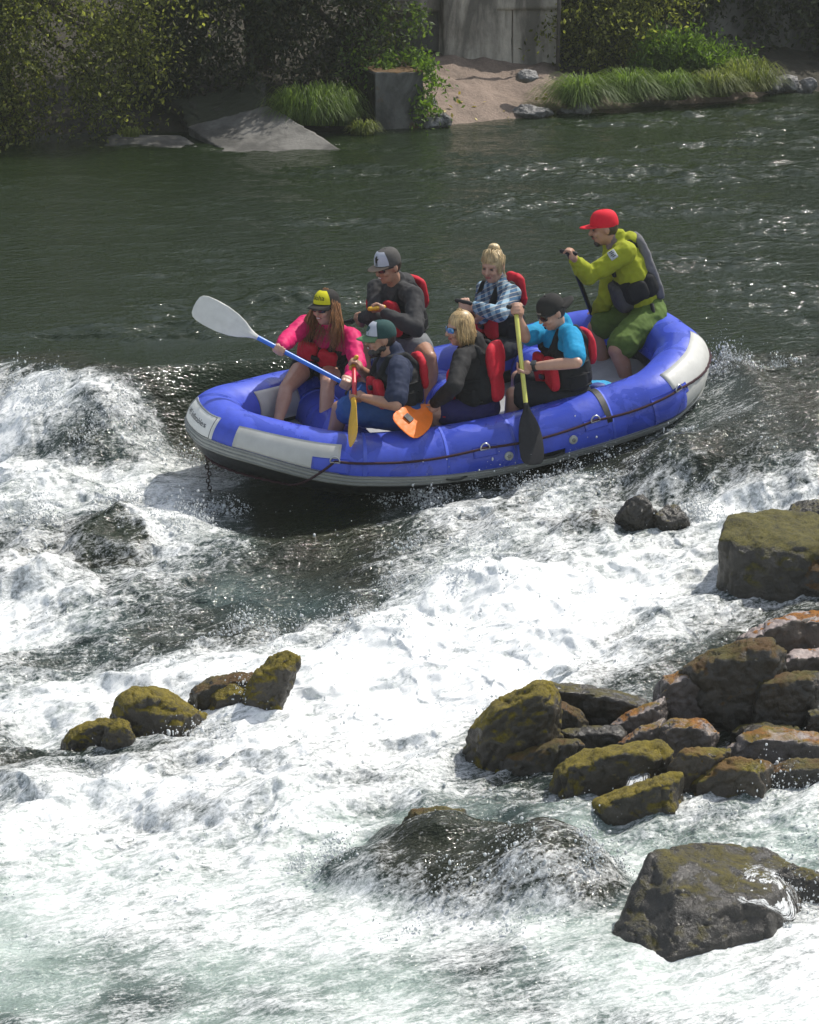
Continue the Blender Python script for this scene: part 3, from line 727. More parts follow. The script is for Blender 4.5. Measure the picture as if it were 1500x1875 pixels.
# sheets of water pouring over the rocks: draped surfaces, clear in places and streaked white
def veil_mat():
    m, nt, b = new_mat('falling_sheet'); L = nt.links
    uv = nt.nodes.new('ShaderNodeAttribute'); uv.attribute_name = 'flow'
    mp = nt.nodes.new('ShaderNodeMapping'); L.new(uv.outputs['Vector'], mp.inputs[0]); mp.inputs['Scale'].default_value = (1, .16, 1)
    n = noise(nt, 26, 6, .75, mp.outputs[0], .5); n2 = noise(nt, 90, 4, .7, mp.outputs[0])
    sep = nt.nodes.new('ShaderNodeSeparateXYZ'); L.new(uv.outputs['Vector'], sep.inputs[0])
    e = mathn(nt, 'ADD', mathn(nt, 'ADD', mathn(nt, 'MULTIPLY', n, 1.1), mathn(nt, 'MULTIPLY', n2, .5)), mathn(nt, 'MULTIPLY', sep.outputs[2], .55))
    cov = ramp(nt, e, [(.86, (0, 0, 0)), (1.20, (1, 1, 1))]).outputs[0]
    b.inputs['Base Color'].default_value = (.70, .73, .73, 1); b.inputs['Roughness'].default_value = .25
    L.new(ramp(nt, n, [(.3, (.55, .58, .58)), (.7, (.76, .78, .78))]).outputs[0], b.inputs['Base Color'])
    bump(nt, b, n, .8, .01)
    t = nt.nodes.new('ShaderNodeBsdfTransparent'); mx = nt.nodes.new('ShaderNodeMixShader')
    L.new(cov, mx.inputs[0]); L.new(t.outputs[0], mx.inputs[1]); L.new(b.outputs[0], mx.inputs[2]); L.new(mx.outputs[0], nt.nodes['Material Output'].inputs['Surface']); return m
def veil(label, a, b, bulge, seed, nu=60, nv=40):
    """a: upper edge, b: lower edge, each a list of (px, py, Y)"""
    A = np.array([pt(*q) for q in a]); B = np.array([pt(*q) for q in b]); u = np.linspace(0, 1, nu)
    ip = lambda P, t: np.stack([np.interp(t, np.linspace(0, 1, len(P)), P[:, k]) for k in range(3)], 1)
    TA, TB = ip(A, u), ip(B, u); V = []; W = []
    for v in np.linspace(0, 1, nv):
        q = TA * (1 - v) + TB * v; q[:, 2] += bulge * math.sin(math.pi * v ** .8); q[:, 1] -= bulge * .5 * math.sin(math.pi * v)
        V.append(q); W.append(np.stack([u * np.linalg.norm(A[-1] - A[0]), np.full(nu, v * .5), np.full(nu, .45 * v - .9 * math.exp(-v / .10) - .5 * math.exp(-(1 - v) / .06)) - 1.3 * (2 * np.abs(u - .5)) ** 3], 1))
    V = np.concatenate(V); W = np.concatenate(W); V = V + (fbm3(V * 9 + seed, 3) * .012)[:, None] * np.array([.3, -.6, .6])
    i = (np.arange(nv - 1)[:, None] * nu + np.arange(nu - 1)[None]).ravel()
    me = np_mesh('falling_water', V, np.stack([i, i + 1, i + nu + 1, i + nu], 1))
    at = me.attributes.new('flow', 'FLOAT_VECTOR', 'POINT'); at.data.foreach_set('vector', W.astype(np.float32).ravel())
    return setting(tag(link('falling_water', me, m_veil), label, 'falling water'), 'stuff')
m_veil = veil_mat()
veil('thin sheet of water streaming down the right side of the huge angular boulder', [(1330, 1560, 14.85), (1400, 1575, 14.75), (1500, 1590, 14.75)], [(1300, 1655, 14.12), (1400, 1660, 14.16), (1500, 1730, 14.35)], .035, 3)
veil('little white cascade between the front rocks of the pile', [(1150, 1395, 16.15), (1210, 1392, 16.15)], [(1130, 1450, 15.72), (1195, 1445, 15.72)], .03, 5)
veil('narrow trickle falling at the right frame edge', [(1470, 1250, 17.4), (1510, 1248, 17.4)], [(1455, 1335, 16.8), (1505, 1335, 16.8)], .03, 7)
# faint river mist in the warm air
HZ = MB(); X0, X1, Y0, Y1, Z0, Z1 = -72, 72, -4, 80, -3.4, 32
HZ.add([(x, y, z) for z in (Z0, Z1) for y in (Y0, Y1) for x in (X0, X1)], [(0, 2, 3, 1), (4, 5, 7, 6), (0, 1, 5, 4), (2, 6, 7, 3), (0, 4, 6, 2), (1, 3, 7, 5)])
hm = bpy.data.materials.new('haze_air'); hm.use_nodes = True; hn = hm.node_tree
hn.nodes.remove(hn.nodes['Principled BSDF'])
pv = hn.nodes.new('ShaderNodeVolumePrincipled'); pv.inputs['Density'].default_value = HAZE; pv.inputs['Color'].default_value = (.92, .97, .90, 1); pv.inputs['Anisotropy'].default_value = .2
hn.links.new(pv.outputs[0], hn.nodes['Material Output'].inputs['Volume'])
haze_o = setting(tag(HZ.build('haze', hm, None, False), 'faint pale mist in the air over the river', 'haze'), 'stuff')

# ------------------------------------------------------------------ far bank: concrete, trees, grass
def conc_mat(name, base, stain=0.5, moss=0.0, pale=0.0, vs=.32, mossc=(.10, .055, .018)):
    m, nt, b = new_mat(name); p = gpos(nt); L = nt.links
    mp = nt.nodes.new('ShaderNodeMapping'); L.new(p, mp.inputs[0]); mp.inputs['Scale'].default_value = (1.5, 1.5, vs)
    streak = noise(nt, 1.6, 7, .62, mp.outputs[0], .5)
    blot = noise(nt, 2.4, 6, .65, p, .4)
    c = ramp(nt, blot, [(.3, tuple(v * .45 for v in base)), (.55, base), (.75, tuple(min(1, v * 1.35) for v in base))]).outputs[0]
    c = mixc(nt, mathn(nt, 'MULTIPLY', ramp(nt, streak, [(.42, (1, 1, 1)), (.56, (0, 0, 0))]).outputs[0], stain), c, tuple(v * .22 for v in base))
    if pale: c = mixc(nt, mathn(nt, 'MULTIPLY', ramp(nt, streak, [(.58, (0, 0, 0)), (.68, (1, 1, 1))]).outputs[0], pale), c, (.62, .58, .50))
    if moss:
        g = nt.nodes.new('ShaderNodeNewGeometry'); sep = nt.nodes.new('ShaderNodeSeparateXYZ'); L.new(g.outputs['Normal'], sep.inputs[0])
        mf = mathn(nt, 'ADD', mathn(nt, 'MULTIPLY', sep.outputs[2], .35), noise(nt, 5, 5, .65, p))
        c = mixc(nt, ramp(nt, mf, [(.72 - moss, (0, 0, 0)), (.85 - moss, (1, 1, 1))]).outputs[0], c, mossc)
    L.new(c, b.inputs['Base Color']); b.inputs['Roughness'].default_value = .9
    bump(nt, b, mathn(nt, 'ADD', noise(nt, 18, 7, .7, p), mathn(nt, 'MULTIPLY', streak, .5)), .7, .02); return m
def hexa(pts, name, mat, parent=None, sub=24, rough=.012, seed=0):
    """rough-cast block from 8 corners (bottom 4 counter-clockwise, then top 4), faces subdivided and weathered"""
    pts = np.array(pts, float); mb = MB()
    quads = [(0, 1, 5, 4), (1, 2, 6, 5), (2, 3, 7, 6), (3, 0, 4, 7), (4, 5, 6, 7), (3, 2, 1, 0)]
    ctr = pts.mean(0); allV = []; allF = []; base = 0; index = {}
    for q in quads:
        A, B, C_, D = pts[list(q)]
        for i in range(sub + 1):
            for j in range(sub + 1):
                u, v = i / sub, j / sub
                allV.append((A * (1 - u) + B * u) * (1 - v) + (D * (1 - u) + C_ * u) * v)
        for i in range(sub):
            for j in range(sub):
                a = base + i * (sub + 1) + j; allF.append((a, a + sub + 1, a + sub + 2, a + 1))
        base += (sub + 1) ** 2
    V = np.array(allV); key = np.round(V, 5); _, first, inv = np.unique(key, axis=0, return_index=True, return_inverse=True)
    inv = inv.ravel(); V = V[first]; Fq = inv[np.array(allF)]
    d = V - ctr; d /= np.linalg.norm(d, axis=1)[:, None]
    V = V + d * (rough * (fbm3(V * 3 + seed, 3) + .6 * fbm3(V * 11 + seed, 3)))[:, None]
    return link(name, np_mesh(name, V, Fq, True), mat, parent)
def slab(corners, thick, down=(0, 0, -1)):
    c = [np.array(p, float) for p in corners]; d = np.array(down, float) * thick
    return [p + d for p in c] + c

m_wall = conc_mat('wall_concrete', (.46, .42, .35), .85, 0, .8)  # efflorescence streaks; base also lightened to stand in for missing sun
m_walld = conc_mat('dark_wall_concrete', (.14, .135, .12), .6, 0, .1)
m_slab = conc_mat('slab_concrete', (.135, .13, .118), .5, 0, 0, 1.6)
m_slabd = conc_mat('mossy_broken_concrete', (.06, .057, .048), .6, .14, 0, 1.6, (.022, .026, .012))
m_block = conc_mat('block_concrete', (.135, .132, .12), .75, .12, 0, 1.1)
# tall pier wall: three panels with joints, ledge above
w0 = pt(812, 195, 35.7); w1 = pt(937, 150, 36.0); w2 = pt(1022, 130, 36.15); wL = pt(686, 190, 35.9)
wall = tag(empty('concrete_wall', (0.6, 36, .2)), 'tall streaked concrete wall rising behind the pale sand spit', 'wall')
def wall_panel(a, b, th, z1, mat, name, seed):
    a = np.array([a[0], a[1], -.1]); b = np.array([b[0], b[1], -.1]); n = unit(np.cross(b - a, [0, 0, 1.])) * -1
    if n[1] < 0: n = -n
    P_ = [a, b, b + n * th, a + n * th]; P_ = [p - parent_loc(wall) for p in P_]
    return hexa(P_ + [p + np.array([0, 0, z1 + .1]) for p in P_], name, mat, wall, 40, .010, seed)
wall_panel(w0, w1, .8, 2.05, m_wall, 'pale_panel', 3)
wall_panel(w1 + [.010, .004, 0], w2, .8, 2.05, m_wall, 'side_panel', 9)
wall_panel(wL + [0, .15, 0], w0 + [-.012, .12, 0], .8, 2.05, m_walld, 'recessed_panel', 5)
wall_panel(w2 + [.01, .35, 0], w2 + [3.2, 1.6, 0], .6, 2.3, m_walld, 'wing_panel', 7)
# ledge running along the top of the panels
a_, b_ = w0 + [-.75, -.06, 0], w2 + [.0, -.06, 0]
P_ = [np.array([a_[0], a_[1], 1.16]), np.array([b_[0], b_[1], 1.16]), np.array([b_[0], b_[1] + .5, 1.16]), np.array([a_[0], a_[1] + .5, 1.16])]
P_ = [p - parent_loc(wall) for p in P_]
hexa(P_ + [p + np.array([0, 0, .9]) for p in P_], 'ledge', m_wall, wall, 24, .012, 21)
mb = MB(); q = pt(1021, 130, 35.9); tube(mb, [q + [0, 0, -.2], q + [0.01, 0, .9], q + [0.0, .02, 2.0]], .022, 8)
tag(mb.build('drain_pipe', plastic('pipe_grey', (.10, .09, .08), .7, .3)), 'thin dark upright pipe at the right end of the concrete wall', 'pipe')
# broken slabs sliding into the river
A = [gp(418, 282, .17), gp(628, 276, .19), pt(490, 192, 33.1), pt(345, 232, 33.0)]
o = hexa(slab(A, .16), 'concrete_slab', m_slab, None, 40, .022, 2); tag(o, 'large tilted grey concrete slab sliding into the pool, triangular top in the light', 'slab', 'broken concrete slabs on the bank')
A = [gp(192, 288, .17), gp(385, 282, .18), pt(330, 248, 32.8), pt(196, 246, 32.8)]
o = hexa(slab(A, .14), 'concrete_slab', m_slab, None, 30, .022, 4); tag(o, 'low flat concrete slab under the left tree, left of the big tilted slab', 'slab', 'broken concrete slabs on the bank')
A = [pt(345, 236, 32.98), pt(487, 196, 33.15), pt(480, 150, 33.55), pt(322, 185, 33.5)]
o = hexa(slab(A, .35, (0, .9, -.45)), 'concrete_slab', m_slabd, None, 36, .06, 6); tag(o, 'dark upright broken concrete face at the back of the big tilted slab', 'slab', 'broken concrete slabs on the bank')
A = [gp(70, 296, .17), gp(190, 292, .17), pt(185, 262, 32.6), pt(60, 262, 32.6)]
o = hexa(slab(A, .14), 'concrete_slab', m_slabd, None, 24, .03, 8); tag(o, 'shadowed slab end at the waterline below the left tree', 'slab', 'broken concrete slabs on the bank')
# the old concrete block
b0 = gp(688, 246, .17); b1 = gp(776, 240, .17); b3 = gp(638, 228, .2) + [0, .35, 0]; b2 = b1 + (b3 - b0)
up = np.array([.0, .0, .64])
o = hexa([b0, b1, b2, b3, b0 + up, b1 + up + [.0, 0, -.02], b2 + up, b3 + up + [0, 0, .02]], 'concrete_block', m_block, None, 36, .014, 11)
tag(o, 'square concrete block at the waterline with reddish moss on its top', 'block')
blk = o
d_ = unit(np.cross(b3 - b0, [0, 0, 1.])); d_ = d_ if d_[0] < 0 else -d_
P_ = [b0 + d_ * .012 + [0, 0, .02], b3 + d_ * .012 + [0, 0, .02], b3 + d_ * .012 + up * .96, b0 + d_ * .012 + up * .96]; gq = [(a * (1 - u) + b * u) for v in np.linspace(0, 1, 24) for a, b in [(P_[0] * (1 - v) + P_[3] * v, P_[1] * (1 - v) + P_[2] * v)] for u in np.linspace(0, 1, 24)]
gq = np.array(gq); gq = gq + d_ * (.018 * (fbm3(gq * 12, 3) + .4))[:, None]; ii_ = (np.arange(23)[:, None] * 24 + np.arange(23)[None]).ravel()
link('shaded_moss_face', np_mesh('shaded_moss_face', gq, np.stack([ii_, ii_ + 1, ii_ + 25, ii_ + 24], 1)), cloth('shaded_moss', (.016, .018, .009), .95, .5, 40, .2, .01), blk)  # moss sheet, near black: the left face's shade is put into its colour
mb = MB(); q = gp(598, 240, .2) + np.array([0, .1, 0]); tube(mb, [q, q + [.01, 0, .2], q + [-.025, .01, .38]], [.022, .02, .016], 7)
tag(mb.build('old_post', cloth('old_wood', (.16, .14, .12), .9, .4, 40)), 'short weathered stake in the grass left of the concrete block', 'post')

# --- foliage
def leaf_mat(name, c, c2, trans=.45, dark=.35):
    m, nt, b = new_mat(name); L = nt.links
    g = nt.nodes.new('ShaderNodeNewGeometry')
    r = ramp(nt, g.outputs['Random Per Island'], [(0, tuple(v * dark for v in c)), (.45, c), (1, c2)])
    L.new(r.outputs[0], b.inputs['Base Color']); b.inputs['Roughness'].default_value = .5; b.inputs['Specular IOR Level'].default_value = .35
    t = nt.nodes.new('ShaderNodeBsdfTranslucent'); L.new(mixc(nt, .5, r.outputs[0], (.9, 1, .25), 'MULTIPLY'), t.inputs[0])
    t2 = mixc(nt, 1.0, r.outputs[0], (1.5, 1.6, .7), 'MULTIPLY'); L.new(t2, t.inputs[0])
    mx = nt.nodes.new('ShaderNodeMixShader'); mx.inputs[0].default_value = trans
    L.new(b.outputs[0], mx.inputs[1]); L.new(t.outputs[0], mx.inputs[2]); L.new(mx.outputs[0], nt.nodes['Material Output'].inputs['Surface']); return m
def leaf_mesh(P, size, r, droop=.3, aspect=.5, D=None):
    """one pointed, folded leaf of two quads at each point"""
    n = len(P); d = r.normal(size=(n, 3)); d[:, 2] -= droop * 2
    if D is not None: d = d * .5 + D
    d /= np.linalg.norm(d, axis=1)[:, None]
    s = np.cross(d, r.normal(size=(n, 3))); s /= np.linalg.norm(s, axis=1)[:, None]; nn = np.cross(d, s)
    L = size * r.uniform(.6, 1.3, n)[:, None]; W = L * aspect
    a = P; m1 = P + d * L * .5 + nn * L * .06; t = P + d * L
    V = np.stack([a, m1 + s * W * .5 - nn * L * .1, t, m1 - s * W * .5 - nn * L * .1, m1], 1).reshape(-1, 3)
    i = np.arange(n)[:, None] * 5
    Fq = np.concatenate([i + [0, 1, 2, 4], i + [0, 4, 2, 3]], 0)
    return V, Fq
def crown_pts(lobes, ncl, nl, r, hang=.4, spread=.09, fill=.55):
    """leaf positions on hanging twigs scattered through the lobes of a crown"""
    vol = np.array([np.prod(l[1]) ** .8 for l in lobes]); vol /= vol.sum(); out = []; twigs = []
    for (c, rad), w in zip(lobes, vol):
        k = int(ncl * w) + 1
        q = r.normal(size=(k, 3)); q /= np.linalg.norm(q, axis=1)[:, None]
        rr = (fill + (1 - fill) * r.uniform(size=k) ** .6) * (1 + .28 * fbm3(q * 1.7 + c[0], 2))
        s0 = np.array(c) + q * np.array(rad) * rr[:, None]
        keep = (perlin3(s0 * 1.8 + 3) > -.30) & (perlin3(s0 * 4.5 + 8) > -.12); s0 = s0[keep]; q = q[keep]; k = len(s0)
        dirn = q * .7 + r.normal(size=(k, 3)) * .4; dirn[:, 2] -= .35
        Ln = r.uniform(.5, 1.1, k) * hang
        t = r.uniform(size=(k, nl))
        P_ = s0[:, None] + dirn[:, None] * (t * Ln[:, None])[:, :, None]
        P_[:, :, 2] -= (t ** 2) * Ln[:, None] * .8
        P_ += r.normal(size=P_.shape) * spread * .5
        out.append(P_.reshape(-1, 3)); twigs += list(s0)
    return np.concatenate(out), twigs
def tree(name, label, cat, base, lobes, leafm, barkm, ncl, nl, size, seed, hang=.4, spread=.1, trunk_r=.1, group=None, fill=.5, aspect=.5, droop=.3, limbs=10):
    r = np.random.default_rng(seed)
    root = tag(empty(name, base), label, cat, group)
    P_, tw = crown_pts(lobes, ncl, nl, r, hang, spread, fill)
    V, Fq = leaf_mesh(P_, size, r, droop, aspect)
    link('crown', np_mesh('crown', V - np.array(base), Fq, True), leafm, root)
    mb = MB(); b = np.array(base, float); top = np.array(max(lobes, key=lambda l: l[0][2])[0], float)
    mid = b * .5 + top * .5 + [r.uniform(-.2, .2), r.uniform(-.1, .1), 0]
    tube(mb, [b + [0, 0, -.2], b * .75 + mid * .25, mid, top], [trunk_r * 1.3, trunk_r, trunk_r * .7, trunk_r * .3], 9)
    for k in r.choice(len(tw), min(limbs, len(tw)), replace=False):
        s = b * (1 - .6) + top * .6 if r.uniform() > .5 else mid
        e = tw[k]; m_ = (s + e) / 2 + [0, 0, .2]
        tube(mb, [s, m_, e], [trunk_r * .4, trunk_r * .25, trunk_r * .08], 6)
    mb.build('trunk', barkm, root); return root
bark = cloth('bark', (.07, .055, .042), .9, .4, 30)
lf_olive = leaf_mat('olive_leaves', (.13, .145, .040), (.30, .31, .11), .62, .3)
lf_dark = leaf_mat('dark_leaves', (.035, .045, .020), (.075, .088, .036), .35)  # the middle tree's shadow is put into this dark leaf colour
lf_mid = leaf_mat('green_leaves', (.07, .115, .030), (.15, .21, .055))
lf_bright = leaf_mat('bright_leaves', (.10, .17, .030), (.17, .26, .05), .5, .55)
tree('riverside_tree', 'sunlit olive-green tree drooping to the water at the far left', 'tree', (-4.1, 33.2, .5),
     [((-3.55, 32.6, 1.25), (.85, .45, .75)), ((-4.3, 32.5, .95), (.7, .45, .7)), ((-2.95, 32.7, 1.0), (.38, .35, .52)), ((-3.3, 32.8, 1.9), (1.2, .45, .5)), ((-4.8, 33.0, 2.4), (1.0, .7, .7))],
     lf_olive, bark, 3000, 18, .056, 5, .44, .11, .13, limbs=16, fill=.35)
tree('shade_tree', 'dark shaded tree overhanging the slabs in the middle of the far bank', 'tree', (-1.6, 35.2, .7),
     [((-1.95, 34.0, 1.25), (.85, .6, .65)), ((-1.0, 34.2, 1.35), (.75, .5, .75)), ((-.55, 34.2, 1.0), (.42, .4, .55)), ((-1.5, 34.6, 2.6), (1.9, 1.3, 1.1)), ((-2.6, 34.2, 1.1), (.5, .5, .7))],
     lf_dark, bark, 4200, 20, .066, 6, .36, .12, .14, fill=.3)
tree('shade_tree', 'light sprays of leaves hanging in front of the dark end of the wall', 'tree', (-.9, 34.9, .7),
     [((-.42, 34.0, 1.15), (.40, .3, .22)), ((-.15, 34.0, 1.32), (.34, .3, .16)), ((-.6, 33.9, .85), (.2, .2, .3))],
     lf_mid, bark, 150, 16, .060, 16, .30, .06, .05, fill=.2, limbs=14)
tree('bush', 'bright leafy bush growing up behind the concrete block', 'bush', (-.05, 34.0, .35),
     [((-.02, 33.75, .80), (.32, .2, .22)), ((-.34, 33.8, .86), (.24, .2, .14)), ((.16, 33.6, .58), (.16, .12, .36))],
     lf_bright, bark, 330, 16, .062, 17, .22, .07, .02, fill=.3)
tree('bush', 'olive shaded bush leaning over the right end of the wall', 'bush', (2.2, 36.9, .8),
     [((2.15, 36.3, 1.0), (.62, .5, .46)), ((2.5, 36.5, 1.5), (.7, .5, .5)), ((1.95, 36.2, .62), (.36, .3, .3))],
     lf_olive, bark, 1300, 18, .058, 18, .30, .10, .05, fill=.35)
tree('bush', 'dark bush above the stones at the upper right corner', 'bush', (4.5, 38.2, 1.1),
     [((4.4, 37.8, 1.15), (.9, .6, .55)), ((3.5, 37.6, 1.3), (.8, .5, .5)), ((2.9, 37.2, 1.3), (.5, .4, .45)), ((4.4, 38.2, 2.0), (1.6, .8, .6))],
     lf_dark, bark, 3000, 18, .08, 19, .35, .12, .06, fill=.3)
tree('bush', 'tall bright willow bush on the right bank between grass tufts', 'bush', (2.95, 36.3, .45),
     [((2.75, 35.9, .55), (.36, .28, .34)), ((3.15, 35.9, .52), (.40, .28, .30)), ((3.5, 36.1, .40), (.28, .25, .22))],
     lf_bright, bark, 1100, 16, .070, 20, -.22, .06, .02, fill=.2, aspect=.28, droop=-.5)
tree('bush', 'low bright bush left of the stones on the right bank', 'bush', (3.75, 36.7, .4),
     [((3.75, 36.5, .5), (.28, .22, .18))], lf_bright, bark, 110, 12, .055, 21, -.16, .06, .012, fill=.2, aspect=.3, droop=-.4)
# grass tufts: arching blades
def tuft(label, px, py, z, rad, hgt, n, seed, mat, lean=.6, group='grass tufts on the far bank', wide=.85):
    r = np.random.default_rng(seed); c = gp(px, py, z); K = 6
    a = r.uniform(0, 2 * np.pi, n); rr = rad * wide * np.sqrt(r.uniform(size=n)); b0 = np.stack([rr * np.cos(a), rr * .6 * np.sin(a), np.zeros(n)], 1)
    a2 = a + r.normal(size=n) * .5; out = np.stack([np.cos(a2), np.sin(a2) * .7, np.zeros(n)], 1); H = hgt * r.uniform(.35, 1.15, n) * (1 - .35 * (rr / rad / wide) ** 2); S = rad * r.uniform(.15, 1.35, n) * lean * 1.25
    t = np.linspace(0, 1, K)[None, :, None]
    P_ = b0[:, None] + out[:, None] * (S[:, None, None] * t ** 1.15) + np.array([0, 0, 1.]) * (H[:, None, None] * np.sin(t * 2.7))
    side = np.stack([-np.sin(a2), np.cos(a2), np.zeros(n)], 1)[:, None] * (.006 * (1 - t * .85))
    V = np.stack([P_ - side, P_ + side], 2).reshape(-1, 3)
    base = np.arange(n)[:, None] * K * 2; q = np.array([[2 * k, 2 * k + 1, 2 * k + 3, 2 * k + 2] for k in range(K - 1)])
    Fq = (base[:, :, None] + q[None]).reshape(-1, 4)
    o = link('grass_tuft', np_mesh('grass_tuft', V, Fq), mat); o.location = tuple(c); return tag(o, label, 'grass tuft', group)
gr = leaf_mat('grass_blades', (.10, .16, .03), (.18, .25, .055), .5, .6)
gy_ = leaf_mat('yellow_grass', (.13, .16, .04), (.22, .24, .08), .5, .6)
tuft('drooping grass tuft right at the waterline beside the pale sand', 1062, 200, .24, .40, .36, 1500, 1, gr, .9, wide=.3)
tuft('dense grass tuft behind and right of the drooping one', 1150, 186, .28, .36, .34, 1300, 2, gr, .8, wide=.45)
tuft('grass clump at the left foot of the willow bush', 1232, 182, .27, .30, .30, 1000, 3, gr, .8, wide=.5)
tuft('grass clump at the right foot of the willow bush', 1312, 176, .28, .30, .28, 1000, 4, gy_, .8, wide=.5)
tuft('low yellow grass before the stones at the right', 1362, 165, .3, .36, .34, 1000, 5, gy_)
tuft('bright grass left of the concrete block', 606, 228, .27, .28, .42, 1100, 6, gr)
tuft('bright grass behind the weathered stake', 562, 226, .32, .34, .40, 1100, 7, gr)
tuft('short dry grass hanging at the left foot of the concrete block', 664, 246, .2, .13, .16, 350, 8, gy_, .8)
tuft('thin weeds on top of the low flat slab', 240, 250, .28, .10, .12, 120, 9, gy_)
# stones on the far bank
m_stone = rock_mat('bank_stone', (.16, .155, .15), MOSSD, -.15, .2)
m_stoned = rock_mat('dark_bank_stone', (.07, .07, .066), MOSSD, .05, .5)
for k, (x0, x1, t, b, z, mt, lb) in enumerate([
    (772, 800, 176, 208, .28, m_stone, 'round grey stone leaning on the right side of the concrete block'),
    (775, 826, 212, 238, .19, m_stone, 'pale flat stone at the waterline right of the block'),
    (795, 828, 206, 232, .22, m_stoned, 'dark wet stone right of the pale flat stone'),
    (935, 1012, 192, 218, .19, m_stone, 'long flat stone at the edge of the pale sand'),
    (1018, 1052, 196, 212, .2, m_stoned, 'small dark stone under the drooping grass tuft'),
    (1052, 1085, 186, 208, .22, m_stone, 'grey stone half hidden by the drooping grass tuft'),
    (945, 985, 128, 150, .55, m_stone, 'pale rubble stone at the foot of the wall'),
    (1382, 1432, 128, 168, .25, m_stone, 'biggest grey stone of the heap at the right bank'),
    (1425, 1465, 138, 166, .25, m_stone, 'pale stone right of the biggest grey stone'),
    (1462, 1500, 142, 168, .22, m_stone, 'stone cut by the right frame edge on the far bank'),
    (1375, 1402, 148, 172, .22, m_stoned, 'small dark stone left of the biggest grey stone'),
    (1405, 1440, 155, 175, .2, m_stoned, 'low wet stone in front of the biggest grey stone'),
    (1440, 1475, 152, 172, .2, m_stoned, 'low dark stone in front of the pale stone'),
    (1385, 1415, 120, 140, .32, m_stone, 'small stone on top of the stone heap')]):
    rock(lb, x0, x1, t, b, z, mt, 100 + k, 6, .15, .8, 4, name='stone', group='stones along the far bank')
# fallen yellow leaves lying on sand and slabs
r_ = np.random.default_rng(4); LP = []
for px, py, Yo in [(815, 215, 0), (830, 205, .1), (855, 212, 0), (905, 213, 0), (930, 205, .1), (870, 200, .2), (980, 195, .1), (1000, 190, .2)]:
    for _ in range(3):
        q = gp(px + r_.uniform(-15, 15), py + r_.uniform(-8, 4), .28); q[2] = bank_h(q[:1], q[1:2])[0] + .012; LP.append(q)
V, Fq = leaf_mesh(np.array(LP), .06, r_, 0, .6)
setting(tag(link('leaf_litter', np_mesh('leaf_litter', V, Fq), leaf_mat('yellow_leaves', (.45, .35, .08), (.6, .5, .2), .2, .8)), 'scattered yellow fallen leaves on the pale sand', 'leaves'), 'stuff')
# low undergrowth on the banks either side
r_ = np.random.default_rng(15); N = 16000
ux = np.concatenate([r_.uniform(-26, -4.6, N // 2), r_.uniform(5.2, 28, N // 2)]); uy = bank_shore(ux) + .2 + r_.uniform(size=N) ** 1.3 * 11; uz = bank_h(ux, uy) + r_.uniform(size=N) * (.25 + .9 * sstep(-.2, .5, fbm2(ux * .8, uy * .8, 2)))
V, Fq = leaf_mesh(np.stack([ux, uy, uz], 1), .22, r_, .1, .55)
setting(tag(link('undergrowth', np_mesh('undergrowth', V, Fq), lf_mid), 'leafy undergrowth covering the banks beyond the trees', 'undergrowth'), 'stuff')
# the wooded slope behind it all, one mass of dark leaves
r_ = np.random.default_rng(9); N = 26000
wx_ = r_.uniform(-26, 30, N); wy_ = r_.uniform(42.5, 56, N); top = 4.5 + .55 * (wy_ - 42) + 2.2 * fbm2(wx_ * .25, wy_ * .25, 3)
wz_ = bank_h(wx_, wy_) * .5 + r_.uniform(size=N) ** .8 * np.maximum(1.5, top)
V, Fq = leaf_mesh(np.stack([wx_, wy_, wz_], 1), .55, r_, .3, .6)
setting(tag(link('woodland', np_mesh('woodland', V, Fq), lf_dark), 'dark wooded slope rising behind the far bank', 'woodland'), 'stuff')

# ------------------------------------------------------------------ raft
def raft_path(n=240):
    """closed centreline of the side tube in raft space, evenly spaced, starting at the bow and running down the near side"""
    half = [(HL, 0), (HL - .02, .17), (HL - .13, .32), (.66 * HL, HB - .10), (.52 * HL, HB - .01), (0, HB + .03), (-.50 * HL, HB), (-.74 * HL, HB - .03), (-.90 * HL, HB - .22), (-HL + .01, .24), (-HL, 0)]
    pts = half + [(x, -y) for x, y in half[-2:0:-1]]
    pts = np.array(pts); m = len(pts); out = []
    for i in range(m):                                  # Catmull-Rom, centripetal enough at this spacing
        p0, p1, p2, p3 = pts[i - 1], pts[i], pts[(i + 1) % m], pts[(i + 2) % m]
        d = np.linalg.norm(p2 - p1)
        t1 = (p2 - p0) / (np.linalg.norm(p2 - p1) + np.linalg.norm(p1 - p0)) * d
        t2 = (p3 - p1) / (np.linalg.norm(p3 - p2) + np.linalg.norm(p2 - p1)) * d
        for k in range(40):
            t = k / 40
            out.append((2 * t**3 - 3 * t**2 + 1) * p1 + (t**3 - 2 * t**2 + t) * t1 * .75 + (-2 * t**3 + 3 * t**2) * p2 + (t**3 - t**2) * t2 * .75)
    out = np.array(out); q = np.vstack([out, out[:1]])
    s = np.concatenate([[0], np.cumsum(np.linalg.norm(np.diff(q, axis=0), axis=1))]); L = s[-1]
    u = np.linspace(0, L, n, endpoint=False)
    xy = np.stack([np.interp(u, s, q[:, 0]), np.interp(u, s, q[:, 1])], 1)
    z = rocker(xy[:, 0])
    return np.c_[xy, z], L
NPATH = 320
RP, RLEN = raft_path(NPATH)
_tan = np.roll(RP, -1, 0) - np.roll(RP, 1, 0); _tan /= np.linalg.norm(_tan, axis=1)[:, None]
_out = np.cross(_tan, [0, 0, 1.]); _out /= np.linalg.norm(_out, axis=1)[:, None]
if (_out[0] @ np.array([1, 0, 0])) < 0: _out = -_out
_upv = np.cross(_out, _tan); _upv *= np.sign(_upv[:, 2])[:, None]
